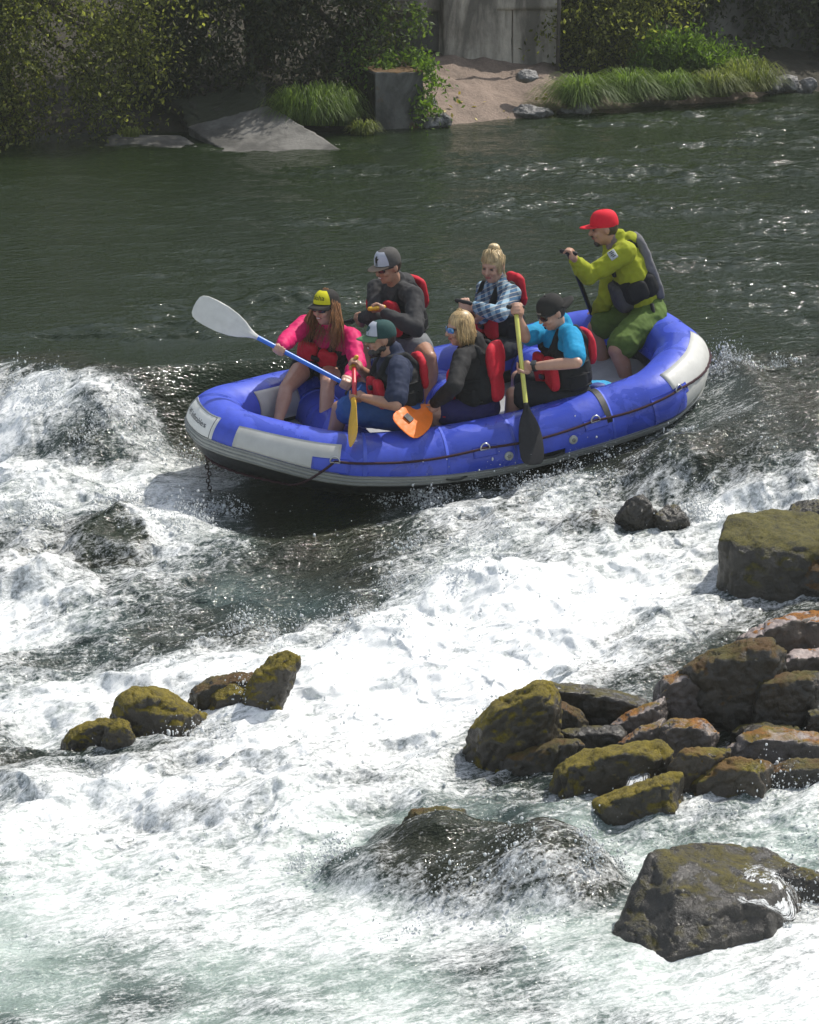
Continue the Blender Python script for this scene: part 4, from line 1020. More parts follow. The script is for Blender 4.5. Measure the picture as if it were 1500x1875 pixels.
def on_tube(i, ang, off=0.0):
    """raft-space point on the side tube: i path index (float), ang 0 = outward, 90 = up"""
    i0 = int(math.floor(i)) % NPATH; a = i - math.floor(i); i1 = (i0 + 1) % NPATH
    P_ = RP[i0] * (1 - a) + RP[i1] * a; o_ = unit(_out[i0] * (1 - a) + _out[i1] * a); u_ = unit(_upv[i0] * (1 - a) + _upv[i1] * a)
    q = math.radians(ang)
    n_ = o_ * math.cos(q) + u_ * math.sin(q)
    return P_ + n_ * (TR + off), n_
def tube_w(i, ang, off=0.0):
    p, n = on_tube(i, ang, off); return RR @ p + RC, RR @ n
def idx_near(x):                                       # path index on the near side at raft x
    c = [k for k in range(NPATH // 2 + 1) if RP[k][1] >= -1e-6]
    return min(c, key=lambda k: abs(RP[k][0] - x) + (10 if (abs(RP[k][1]) < .3 and abs(x) < HL - .02) else 0))
raft = tag(empty('raft', RC), 'blue inflatable raft with pale grey end panels, carrying the crew over the drop', 'raft')
def lift(i):                                          # the strake climbs the tube towards the bow
    d = min(i % NPATH, NPATH - i % NPATH); return 48 * math.exp(-(d / 60) ** 2)
def patch(i0, i1, a0, a1, off, name, mat, parent=raft, na=10, thick=True):
    """a glued panel: covers path indices i0..i1 and tube angles a0..a1"""
    mb = MB(); ns = max(2, int(abs(i1 - i0)) + 1)
    V = []
    for layer in (off, -.01):
        for s in np.linspace(i0, i1, ns):
            q0 = a0 + lift(s) if -100 < a0 < -30 else a0
            q1 = a1 + lift(s) if a1 < -30 else a1
            for k in range(na + 1):
                V.append(tube_w(s, q0 + (q1 - q0) * k / na, layer)[0])
    w = na + 1; N = ns * w; Fs = []
    for s in range(ns - 1):
        for k in range(na):
            Fs.append((s * w + k, s * w + k + 1, (s + 1) * w + k + 1, (s + 1) * w + k))
    for s in range(ns - 1):
        for k in (0, na):
            a, b_ = s * w + k, (s + 1) * w + k; Fs.append((a, b_, b_ + N, a + N))
    for s in (0, ns - 1):
        for k in range(na):
            a, b_ = s * w + k, s * w + k + 1; Fs.append((a, b_, b_ + N, a + N))
    mb.add(V, Fs); return mb.build(name, mat, parent)
def wet_vinyl(name, c):
    m, nt, b = new_mat(name); p = gpos(nt)
    wet = ramp(nt, noise(nt, 3.2, 4, .55, p, .5), [(.50, (0, 0, 0)), (.54, (1, 1, 1))]).outputs[0]
    n = ramp(nt, noise(nt, 12, 5, .65, p), [(.3, tuple(v * .85 for v in c)), (.7, tuple(min(1, v * 1.12) for v in c))]).outputs[0]
    dark = mixc(nt, .55, n, tuple(v * .62 for v in c))
    nt.links.new(mixc(nt, wet, n, dark), b.inputs['Base Color'])
    nt.links.new(ramp(nt, wet, [(0, (.42,) * 3), (1, (.22,) * 3)]).outputs[0], b.inputs['Roughness'])
    bump(nt, b, mathn(nt, 'ADD', noise(nt, 5, 3, .5, p), mathn(nt, 'MULTIPLY', noise(nt, 60, 3, .6, p), .12)), .5, .012); return m
m_blue = wet_vinyl('blue_vinyl', (.048, .085, .54))
m_grey = plastic('grey_vinyl', (.50, .50, .47), .5, .10)
m_strake = plastic('strake_grey', (.35, .36, .34), .55, .12)
m_black = plastic('black_rubber', (.012, .014, .015), .45, .2)
m_floor = plastic('floor_grey', (.36, .37, .37), .5, .12)
# side tube: one continuous ring
mb = MB(); NA = 40; V = []
for i in range(NPATH):
    for k in range(NA): V.append(tube_w(i, 360 * k / NA)[0])
mb.add(V, [(i * NA + k, i * NA + (k + 1) % NA, ((i + 1) % NPATH) * NA + (k + 1) % NA, ((i + 1) % NPATH) * NA + k) for i in range(NPATH) for k in range(NA)])
mb.build('side_tube', m_blue, raft)
# dark underside wrap and the grey rubbing strake along the outer lower edge
patch(0, NPATH, -178, -55, .003, 'bottom_skin', m_black, na=24)
st = patch(0, NPATH, -55, -33, .009, 'rub_strake', m_strake, na=8)
mb = MB()
for a in (-37, -44, -51):
    tube(mb, [tube_w(i, a + lift(i), .010)[0] for i in range(0, NPATH, 2)], .006, 6, closed=True)
mb.build('strake_bead', plastic('strake_bead', (.20, .21, .20), .5, .1), st)
ia, ib = idx_near(HL - .14), idx_near(.60 * HL)
ja, jb = idx_near(-HL + .03), idx_near(-.77 * HL)
patch(ia - 2, ib, -32, 56, .0045, 'end_panel', m_grey)                       # bow, near side
patch(-ia - 4, -ib + 2, 132, 200, .0045, 'end_panel', m_grey)                     # bow, far side, facing in
patch(-ia, -ib, -32, 40, .0045, 'end_panel', m_grey)
patch(ja + 4, jb, -32, 66, .0045, 'end_panel', m_grey)                       # stern, near side
patch(NPATH - ja - 4, NPATH - jb, -32, 52, .0045, 'end_panel', m_grey)
# the blue corner gussets set into the grey end panels, under the D-rings
for c_ in (ib - 1, jb):
    patch(c_ - 5, c_ + 3, -31, 27, .0075, 'corner_gusset', m_blue)
# bow label plate with its lettering
lp = patch(-6, 8, 12, 60, .0065, 'label_plate', plastic('label_white', (.72, .72, .68), .4, .06))
mb = MB()
for a in (15, 57): tube(mb, [tube_w(i, a, .0075)[0] for i in np.linspace(-5.5, 7.5, 12)], .002, 4)
for i in (-5.5, 7.5): tube(mb, [tube_w(i, a, .0075)[0] for a in np.linspace(15, 57, 8)], .002, 4)
mb.build('label_border', plastic('label_line', (.05, .05, .06), .5, .1), lp)
def lab_map(c):
    return [tube_w(u / (RLEN / NPATH) + 1, 35 + math.degrees(v / TR), .0085)[0] - RC for u, v in c]
link('lettering', text_mesh('HE Inflatables', .050, lab_map), plastic('label_ink', (.02, .02, .03), .5, .1), lp)
# black fabric-weld seams across the tube
for i in (ib + 5, jb - 16, NPATH // 4 + 3, ib + 26, -ib - 9):
    patch(i - .35, i + .35, -40, 150, .003, 'seam', plastic('seam_blue', (.065, .11, .58), .4, .1), na=14)
# floor, laced inside the ring
mb = MB(); inner = [RR @ (RP[i] - _out[i] * .06 + np.array([0, 0, -.10])) + RC for i in range(0, NPATH, 4)]
mid = [RR @ (RP[i] * [.5, .5, 1] + np.array([0, 0, -.13 - .3 * rocker(RP[i][0])])) + RC for i in range(0, NPATH, 4)]
cen = RR @ np.array([0, 0, -.12]) + RC; k = len(inner)
low = [p - RR @ np.array([0, 0, .05]) for p in inner]; lowm = [p - RR @ np.array([0, 0, .05]) for p in mid]
mb.add(inner + mid + [cen], [(i, (i + 1) % k, k + (i + 1) % k, k + i) for i in range(k)] + [(k + i, k + (i + 1) % k, 2 * k) for i in range(k)])
mb.add(low + lowm + [cen - RR @ np.array([0, 0, .05])], [(k + i, k + (i + 1) % k, (i + 1) % k, i) for i in range(k)] + [(2 * k, k + (i + 1) % k, k + i) for i in range(k)])
mb.build('floor', m_floor, raft)
# cross thwarts
for x in (.80, -.08, -.78):
    mb = MB(); pts = []; rr_ = []
    for q in np.linspace(-1, 1, 21):
        y = q * (HB - .10); pts.append(rw(x, y, float(rocker(x)) - .045)); rr_.append(.165 * (1 - .10 * abs(q) ** 6))
    tube(mb, pts, rr_, 24); t_ = mb.build('thwart', m_blue, raft)
    for s in (-1, 1):
        mb = MB(); tube(mb, [rw(x, s * (HB - .26), float(rocker(x)) - .045), rw(x, s * (HB - .22), float(rocker(x)) - .045)], .1665, 24); mb.build('thwart_band', plastic('seam_blue', (.065, .11, .58)), t_)
# D-rings, the grab line through them, valves and carry handles
m_ring = metal('ring_steel', (.65, .66, .66), .3); m_rope = cloth('rope', (.045, .022, .028), .9, .35, 200)
rings = [ib - 1, idx_near(.06), idx_near(-.70), jb + 1]
ring_a = 20
for i in rings[:4]:
    p0, n0 = tube_w(i, ring_a); tv = unit(tube_w(i + 1, ring_a)[0] - p0); bv = np.cross(n0, tv)
    base = patch(i - 3.2, i + 3.2, ring_a - 14, ring_a + 6, .006, 'ring_patch', m_blue)
    mb = MB(); rr_ = .032
    arc = [p0 + n0 * (.012 + .028 * math.sin(q) * .5) + tv * rr_ * math.cos(q) + bv * rr_ * math.sin(q) * 1.2 * (1 if bv[2] > 0 else -1) for q in np.linspace(0, math.pi, 12)]
    tube(mb, arc + [arc[0]], .0055, 7); mb.build('ring', m_ring, base)
mb = MB(); line = []
keys = [(2, -50), (ib - 12, -52), (ib - 1, 22)] + [(i, 22 + 0 * i) for i in rings[1:4]] + [(NPATH // 2 + 1, 2)]
for (i0_, a0_), (i1_, a1_) in zip(keys, keys[1:]):
    for t in np.linspace(0, 1, 26)[:-1]:
        sag = 5 * math.sin(math.pi * t)
        line.append(tube_w(i0_ + (i1_ - i0_) * t, a0_ + (a1_ - a0_) * t - sag, .011 + .004 * math.sin(90 * t))[0])
tube(mb, line, .0085, 7); mb.build('grab_line', m_rope, raft)
for xv in (-.09, -.52):
    p0, n0 = tube_w(idx_near(xv), -2); a_, b_, d_ = frame_of(n0)
    mb = MB(); tube(mb, [p0 - n0 * .01, p0 + n0 * .008, p0 + n0 * .012, p0 + n0 * .014], [.030, .030, .026, .0], 18)
    vl = mb.build('valve', plastic('valve_grey', (.34, .36, .33), .4, .15), raft)
    mb = MB(); tube(mb, [p0 + n0 * .012, p0 + n0 * .019], [.016, .012], 6, True); mb.build('valve_cap', plastic('valve_dark', (.18, .19, .18), .5), vl)
for xv, am in ((.28, -26), (-.37, -20)):
    hp = patch(idx_near(xv) - 3.5, idx_near(xv) + 3.5, am - 8, am + 4, .006, 'handle_patch', m_black)
    mb = MB(); arc = [tube_w(idx_near(xv) + u, am - 2, .008 + .018 * math.cos(u / 2.8 * math.pi / 2))[0] for u in np.linspace(-2.8, 2.8, 9)]
    tube(mb, arc, .007, 6); mb.build('handle', m_black, hp)
# lashing strap over the near tube by the cyan-shirted paddler
patch(idx_near(-.80) - .9, idx_near(-.80) + .9, 10, 120, .004, 'strap', m_black)

# chain hanging from the bow ring
chain_o = tag(empty('chain', tube_w(-3, -62)[0]), 'rusty dark chain with shackle dangling under the raft bow', 'chain')
m_rust_iron = metal('rust_iron', (.06, .045, .04), .6)
def link_mesh(c, d, side, L=.030, R=.012, r=.0042):
    pts = []
    for q in np.linspace(0, 2 * math.pi, 14, endpoint=False):
        pts.append(c + d * (L * .5 * math.copysign(abs(math.cos(q)) ** .7, math.cos(q))) + side * R * math.sin(q))
    mb = MB(); return tube(mb, pts, r, 6, closed=True)
p = tube_w(-3, -62)[0] + np.array([.0, -.01, 0]); dn = np.array([.05, -.08, -1.]); dn = unit(dn)
a_, b_, _ = frame_of(dn, (1, 0, 0))
for k in range(13):
    c = p + dn * (.012 + .024 * k) + np.array([.006 * math.sin(k * 1.3), 0, 0])
    link_mesh(c, dn, a_ if k % 2 else b_).build('chain_link', m_rust_iron, chain_o)
mb = MB(); c = p + dn * .03 + np.array([.03, -.01, -.02])
link_mesh(c, unit(np.array([1, 0, -.4])), b_, .05, .02, .006).build('shackle', m_rust_iron, chain_o)

# ------------------------------------------------------------------ paddles
def paddle(label, grip, tip, shaft_m, blade_m, grip_m, normal=(0, -1, 0), bl=.46, bw=.20, sr=.0155, group='paddles of the raft crew', sticker=None):
    grip = np.array(grip); tip = np.array(tip); d = unit(tip - grip); L = np.linalg.norm(tip - grip)
    n = np.array(normal, float); n = unit(n - d * (n @ d)); s = np.cross(d, n)
    root = tag(empty('paddle', grip), label, 'paddle', group)
    neck = tip - d * bl
    mb = MB(); tube(mb, [grip, grip + d * .1, neck, neck + d * .10], [sr * .95, sr, sr, sr * .8], 14); mb.build('shaft', shaft_m, root)
    mb = MB(); capsule(mb, grip - s * .05, grip + s * .05, .0155, .0155, 10); capsule(mb, grip, grip + d * .05, .017, .0165, 10); mb.build('t_grip', grip_m, root)
    prof = [(0, .016, .016), (.06, .02, .016), (.14, .035, .014), (.25, .062, .012), (.38, .083, .010), (.55, .097, .009), (.75, .100, .008), (.88, .095, .007), (.95, .082, .006), (.985, .06, .005), (1, .02, .004)]
    V = []; K = 24
    for t, w, th in prof:
        c = neck + d * bl * t + n * .018 * math.sin(t * 2.6)
        w = w / .1 * bw / 2 if t > .1 else w
        for k in range(K):
            q = 2 * math.pi * k / K; cx, cy = math.cos(q), math.sin(q)
            spine = .007 * math.exp(-(cx / .16) ** 2) * (1 - t) * (1 if t > .05 else 0)
            V.append(c + s * w * cx + n * (th * cy * (.55 if t > .2 else 1) + math.copysign(spine, cy) * (abs(cy) > .2)))
    m = len(prof); Fs = [(i * K + k, i * K + (k + 1) % K, (i + 1) * K + (k + 1) % K, (i + 1) * K + k) for i in range(m - 1) for k in range(K)]
    Fs += [tuple(range(K))[::-1], tuple((m - 1) * K + k for k in range(K))]
    mb = MB().add(V, Fs); blade = mb.build('blade', blade_m, root)
    if sticker:
        c = neck + d * bl * .72 + s * bw * .12 + n * .030
        mb = MB(); box(mb, c, (s, d, n), (.030, .026, .0035), .12); mb.build('sticker', sticker, blade)
    return root, d
def along(a, b, t): return np.array(a) * (1 - t) + np.array(b) * t

# ------------------------------------------------------------------ people
SKIN = skin_mat('skin_fair', (.50, .30, .215)); SKIN2 = skin_mat('skin_tan', (.40, .225, .150))
m_lens = plastic('dark_lens', (.010, .010, .012), .12, .1, .6)
m_lensb = plastic('blue_mirror_lens', (.04, .22, .50), .12, .1, .9, 1.0)
m_lip = plastic('lip', (.30, .09, .075), .5, .1); m_teeth = plastic('teeth', (.72, .70, .64), .35, .05); m_eye = plastic('eye_dark', (.03, .022, .02), .25, .1)
m_vred = cloth('vest_red', (.50, .018, .035), .7, .18, 40); m_vblack = cloth('vest_black', (.014, .015, .017), .75, .3, 40)
m_buckle = plastic('buckle_black', (.012, .012, .013), .4, .2)
def hand(mb, wrist, grip, axis, curl_sign=1, thumb_axis=1):
    """palm, four bent fingers of unequal length and a thumb closing round a bar through grip along axis"""
    wrist = np.array(wrist); grip = np.array(grip); a = unit(axis); d = grip - wrist; d = unit(d - a * (d @ a)) if np.linalg.norm(d - a * (d @ a)) > 1e-3 else frame_of(a)[0]
    n = np.cross(a, d) * curl_sign
    palm = grip - d * .028 + n * .020
    capsule(mb, wrist, palm - d * .012, .027, .034, 10, .75, n)
    capsule(mb, palm - a * .024, palm + a * .024, .026, .026, 10)
    for i, ln in enumerate((.88, 1.0, .95, .78)):
        o = a * ((i - 1.5) * .0205)
        k0 = palm + o + d * .012 + n * .006; k1 = grip + o + n * .029 * ln + d * .016 * ln; k2 = grip + o + d * .034 * ln + n * .004; k3 = grip + o + d * .020 - n * .026 * ln
        chain(mb, [k0, k1, k2, k3], [.0115, .0105, .0095, .0085], 8)
    t0 = palm + a * thumb_axis * .026 - d * .012; t1 = grip + a * thumb_axis * .038 - n * .010 - d * .012; t2 = grip + a * thumb_axis * .020 - n * .028 + d * .006
    chain(mb, [t0, t1, t2], [.0135, .0115, .0095], 8)
def head_frame(face):
    f = unit(face); l = unit(np.cross([0, 0, 1.], f)); return f, l, np.cross(f, l)
HS = .93
class Person: pass
def person(label, pel, neck, head, face, sh, el, ha, kn, an, hax, skin=SKIN, k=1.0, wrist_curl=(1, 1), female=False, group='people in the raft', toe=None, smile=True, bare_feet=False):
    """sh, el, ha, kn, an: {'L': point, 'R': point}; hax: direction of the bar in each hand"""
    p = Person(); p.k = k
    p.root = tag(empty('person', pel), label, 'person', group)
    p.pel, p.neck, p.head = map(np.array, (pel, neck, head)); p.sh, p.el, p.ha, p.kn, p.an = sh, el, ha, kn, an
    p.u = unit(p.neck - p.pel); p.T = np.linalg.norm(p.neck - p.pel)
    l = sh['L'] - sh['R']; p.l = unit(l - p.u * (l @ p.u)); p.f = np.cross(p.l, p.u)
    p.hf, p.hl, p.hu = [HS * v for v in head_frame(face)]
    p.hip = {'L': p.pel + p.l * .088 * k, 'R': p.pel - p.l * .088 * k}
    p.wr = {s: ha[s] - unit(ha[s] - el[s]) * .075 for s in 'LR'}
    mb = MB(); torso(mb, p, 0)
    f, l, u, c = p.hf, p.hl, p.hu, p.head
    capsule(mb, p.neck - p.u * .03, c - u * .06 - f * .02, .060 * k, .052 * k, 12)
    superq(mb, c + u * .025 - f * .012, (f, l, u), (.096, .076, .098), 1.0, 20, 14)
    superq(mb, c - u * .045 + f * .018, (f, l, u), (.070, .060, .080), .95, 18, 12)
    superq(mb, c - u * .096 + f * .052, (f, l, u), (.026, .028, .020))               # chin
    capsule(mb, c + f * .082 + u * .012, c + f * .104 - u * .026, .010, .015, 8)      # nose
    for s in (-1, 1):
        superq(mb, c + l * s * .078 - u * .008 - f * .012, (f, l, u), (.020, .009, .032))
        superq(mb, c + l * s * .036 - u * .028 + f * .066, (f, l, u), (.024, .026, .024))  # cheek
        capsule(mb, c + l * s * .012 + u * .026 + f * .080, c + l * s * .048 + u * .024 + f * .066, .010, .009, 8)  # brow
    for s in 'LR':
        capsule(mb, sh[s], el[s], .050 * k, .039 * k, 12)
        fm = el[s] * .6 + p.wr[s] * .4
        chain(mb, [el[s], fm, p.wr[s]], [.039 * k, .040 * k, .026 * k], 12)
        hand(mb, p.wr[s], ha[s], hax[s], wrist_curl[0 if s == 'L' else 1])
        th = p.hip[s] * .5 + kn[s] * .5
        chain(mb, [p.hip[s], th, kn[s]], [.088 * k, .078 * k, .054 * k], 14)
        fw = unit(p.f + np.array([0, 0, .0])); cm = kn[s] * .66 + an[s] * .34 - fw * .014
        chain(mb, [kn[s], cm, an[s]], [.052 * k, .056 * k, .034 * k], 14)
        td = unit(np.array([p.f[0], p.f[1], -.12])) if toe is None else unit(toe)
        superq(mb, an[s] + td * .065 - np.array([0, 0, .035]), (td, np.cross([0, 0, 1.], td), np.array([0, 0, 1.])), (.125, .045, .034), .85)
    p.body = rm_build(mb, 'body', skin, p.root, .0068, 0, smooth=2)
    # mouth
    mbm = MB(); superq(mbm, c + f * .0865 - u * .060, (f, l, u), (.010, .025, .009)); mt = mbm.build('mouth', m_lip, p.root)
    if smile:
        mbm = MB(); superq(mbm, c + f * .090 - u * .0585, (f, l, u), (.009, .019, .0048)); mbm.build('teeth', m_teeth, mt)
    for s in (-1, 1):
        mbm = MB(); superq(mbm, c + l * s * .032 + u * .004 + f * .0805, (f, l, u), (.008, .0125, .0065)); mbm.build('eye', m_eye, p.root)
    return p
def torso(mb, p, inf, lo=0.0, hi=1.0):
    """chest, waist and hips as overlapping rounded volumes, grown outward by inf"""
    k = p.k; ax = (p.f, p.l, p.u); T = p.T
    superq(mb, p.pel + p.u * .03 * T, ax, (.105 * k + inf, .150 * k + inf, .12 + inf), .9)
    superq(mb, p.pel + p.u * .34 * T, ax, (.098 * k + inf, .138 * k + inf, .20 * T / .5 + inf), .95)
    superq(mb, p.pel + p.u * .66 * T, ax, (.110 * k + inf, .158 * k + inf, .19 * T / .5 + inf), .92)
    for s in 'LR': capsule(mb, p.neck - p.u * .035, p.sh[s], .050 + inf, .052 * k + inf, 12)
def top(p, name, mat, sleeve='long', wr=.006, inf=.016, collar=True, cuff=None, hood=False, hem=.0):
    mb = MB(); torso(mb, p, inf)
    for s in 'LR':
        if sleeve == 'long':
            fm = p.el[s] * .55 + p.wr[s] * .45
            chain(mb, [p.sh[s], p.el[s], fm, p.wr[s] - unit(p.wr[s] - p.el[s]) * .004], [.054 * p.k + inf, .043 * p.k + inf, .042 * p.k + inf, .030 * p.k + inf * .6], 14)
        elif sleeve == 'short':
            e = p.sh[s] + (p.el[s] - p.sh[s]) * .78
            capsule(mb, p.sh[s], e, .054 * p.k + inf, .050 * p.k + inf * 1.4, 14)
    if collar: capsule(mb, p.neck - p.u * .02 - p.f * .01, p.neck + p.u * .035 - p.f * .005, .075, .066, 14)
    if hood:
        superq(mb, p.neck - p.f * .075 - p.u * .005, (p.f, p.l, p.u), (.06, .095, .055), .9)
    return rm_build(mb, name, mat, p.root, .0085, wr, 11, 2)
def shorts(p, name, mat, frac=.75, inf=.016, wr=.005):
    mb = MB(); ax = (p.f, p.l, p.u)
    superq(mb, p.pel + p.u * .02, ax, (.112 * p.k + inf, .156 * p.k + inf, .125 + inf * .5), .9)
    for s in 'LR':
        e = p.hip[s] + (p.kn[s] - p.hip[s]) * frac
        chain(mb, [p.hip[s], p.hip[s] * .5 + e * .5, e], [.090 * p.k + inf, .086 * p.k + inf, (.080 - .014 * frac) * p.k + inf * 1.4], 16)
    return rm_build(mb, name, mat, p.root, .0095, wr, 10, 2)
def vest(p, front=m_vred, back=m_vred, shell=m_vblack, backpos=.80, buckles=True, pad=True, fs=1.0, low=False, fc=.44, bo=.158):
    """padded buoyancy vest: shell with shoulder straps, two front pads, buckles, back cushion"""
    mb = MB(); ax = (p.f, p.l, p.u); T = p.T; k = p.k
    superq(mb, p.pel + p.u * .40 * T, ax, (.125 * k + .020, .158 * k + .020, .30 * T), .62)
    superq(mb, p.pel + p.u * .62 * T, ax, (.128 * k + .016, .150 * k + .014, .20 * T), .7)
    for s in (-1, 1):
        b = p.pel + p.u * .75 * T + p.l * s * .085 * k; t = p.neck + p.l * s * .090 * k - p.u * .012
        chain(mb, [b + p.f * .118 * k, t + p.f * .055, t - p.f * .055, b - p.f * .118 * k], [.036, .034, .034, .036], 10, .7, p.l)
    sh_ = rm_build(mb, 'life_vest', shell, p.root, .0095, .004, 9, 3)
    for s in (-1, 1):
        m = MB(); superq(m, p.pel + p.u * fc * T + p.l * s * .082 * k + p.f * (.150 * k), (p.f, p.l, p.u), (.030, .078 * k, .25 * T * fs), .5)
        rm_build(m, 'front_panel', front, sh_, .008, .004, 10, 2)
        m = MB(); superq(m, p.pel + p.u * .30 * T + p.l * s * .148 * k, (p.f, p.l, p.u), (.075, .040, .15 * T), .6)
        rm_build(m, 'side_panel', shell, sh_, .009, .004, 10, 2)
    if pad:
        m = MB(); superq(m, p.pel + p.u * backpos * T - p.f * (bo * k), (p.f, p.l, p.u), (.036, .125 * k, .125), .65)
        if low: superq(m, p.pel + p.u * (backpos - .36) * T - p.f * (.150 * k), (p.f, p.l, p.u), (.030, .085 * k, .12), .6)
        rm_build(m, 'back_cushion', back, sh_, .009, .005, 10, 2)
    if buckles:
        for q in (.22, .38, .54):
            m = MB(); box(m, p.pel + p.u * q * T + p.f * (.186 * k), (p.f, p.l, p.u), (.010, .032, .016), .3); m.build('buckle', m_buckle, sh_)
            m = MB(); arc = [p.pel + p.u * q * T + p.f * math.cos(a) * .168 * k + p.l * math.sin(a) * .186 * k for a in np.linspace(-2.2, 2.2, 24)]
            tube(m, arc, .0075, 6); m.build('webbing', m_vblack, sh_)
    return sh_
class Cap: pass
def cap(p, mat, visor_m, panel_m=None, back=False, flat=False, tilt=0.0, size=1.0):
    c = Cap(); f, l, u = p.hf, p.hl, p.hu
    if back: f, l = -f, -l
    if tilt:
        f2 = unit(f * math.cos(tilt) + u * math.sin(tilt)); u = unit(np.cross(f2, l)) * HS; f = f2 * HS
    c.o = p.head + u * .030 - p.hf * .010; rx, ry, rz = .107 * size, .088 * size, (.108 if flat else .104) * size
    def dome(az, t, off=0.0):
        ct, st_ = math.cos(t) ** (.62 if flat else .8), math.sin(t) ** .9
        return c.o + f * math.cos(az) * (rx + off) * ct + l * math.sin(az) * (ry + off) * ct + u * (rz + off) * st_
    c.dome = dome; c.f, c.l, c.u = f, l, u
    mb = MB(); V = []; NA_, NT = 36, 12
    for j in range(NT):
        for k in range(NA_): V.append(dome(2 * math.pi * k / NA_, math.pi / 2 * j / NT))
    V.append(dome(0, math.pi / 2 - 1e-4)); top_ = len(V) - 1
    Fs = [(j * NA_ + k, j * NA_ + (k + 1) % NA_, (j + 1) * NA_ + (k + 1) % NA_, (j + 1) * NA_ + k) for j in range(NT - 1) for k in range(NA_)]
    Fs += [((NT - 1) * NA_ + k, (NT - 1) * NA_ + (k + 1) % NA_, top_) for k in range(NA_)]
    b0 = len(V)
    for k in range(NA_): V.append(dome(2 * math.pi * k / NA_, 0, -.004) - u * .014)
    Fs += [(k, b0 + k, b0 + (k + 1) % NA_, (k + 1) % NA_) for k in range(NA_)]
    mb.add(V, Fs); superq(mb, dome(0, math.pi / 2 - 1e-4), (f, l, u), (.008, .008, .005))
    c.ob = mb.build('cap', mat, p.root)
    V = []; M = 19; R_ = 5
    for lay in (0, -.005):
        for i in range(M):
            a = math.radians(-62 + 124 * i / (M - 1)); rim = dome(a, .02, .001)
            ext = .078 * size * max(0.0, 1 - (abs(a) / math.radians(64)) ** 2.6) ** .5
            for j in range(R_):
                s = j / (R_ - 1); q = rim + f * ext * s - u * (.004 + (0.002 if flat else .024) * (math.sin(a)) ** 2 * s + (.004 if flat else .014) * s * s) + u * lay
                V.append(q)
    N = M * R_; Fs = []
    for i in range(M - 1):
        for j in range(R_ - 1):
            a = i * R_ + j; Fs += [(a, a + 1, a + R_ + 1, a + R_), (N + a, N + a + R_, N + a + R_ + 1, N + a + 1)]
        a = i * R_ + R_ - 1; Fs.append((a, a + N, a + N + R_, a + R_))
    MB().add(V, Fs).build('visor', visor_m, c.ob)
    if panel_m is not None:
        V = []; A_, B_ = 13, 9
        for lay in (.003, -.003):
            for i in range(A_):
                for j in range(B_): V.append(dome(math.radians(-60 + 120 * i / (A_ - 1)) * (1 - .35 * (j / B_) ** 2), .03 + 1.12 * j / (B_ - 1), lay))
        N = A_ * B_; Fs = []
        for i in range(A_ - 1):
            for j in range(B_ - 1):
                a = i * B_ + j; Fs += [(a, a + B_, a + B_ + 1, a + 1)]
        MB().add(V, Fs).build('front_panel', panel_m, c.ob)
    return c
def cap_mark(p, c, polys, mat, name, off=.0055):
    """flat emblem shapes given in metres on the cap front, wrapped on the crown"""
    mb = MB()
    for poly in polys:
        V = [c.dome(x / .10, max(.02, y / .11), off) for x, y in poly]; mb.add(V, [tuple(range(len(V)))])
    return mb.build(name, mat, c.ob, False)
def shades(p, lens, frame, big=1.0):
    f, l, u, c = p.hf, p.hl, p.hu, p.head; mb = MB()
    tube(mb, [c + l * .076 - f * .01 + u * .008, c + l * .070 + f * .055 + u * .010, c + l * .040 + f * .092 + u * .014, c + f * .100 + u * .014, c - l * .040 + f * .092 + u * .014, c - l * .070 + f * .055 + u * .010, c - l * .076 - f * .01 + u * .008], .0045, 6)
    fr = mb.build('sunglasses', frame, p.root)
    for s in (-1, 1):
        mb = MB(); n_ = unit(f + l * s * .42); superq(mb, c + l * s * .036 + f * .090 + u * .003, (n_, np.cross(u, n_), u), (.007, .030 * big, .020 * big), .75); mb.build('lens', lens, fr)
def hair_mat(name, c):
    m, nt, b = new_mat(name); mp = nt.nodes.new('ShaderNodeMapping'); mp.inputs['Scale'].default_value = (1, 1, .12); nt.links.new(gpos(nt), mp.inputs[0])
    r = ramp(nt, noise(nt, 90, 3, .6, mp.outputs[0]), [(.3, tuple(v * .45 for v in c)), (.55, c), (.75, tuple(min(1, v * 1.7) for v in c))])
    nt.links.new(r.outputs[0], b.inputs['Base Color']); b.inputs['Roughness'].default_value = .42; return m
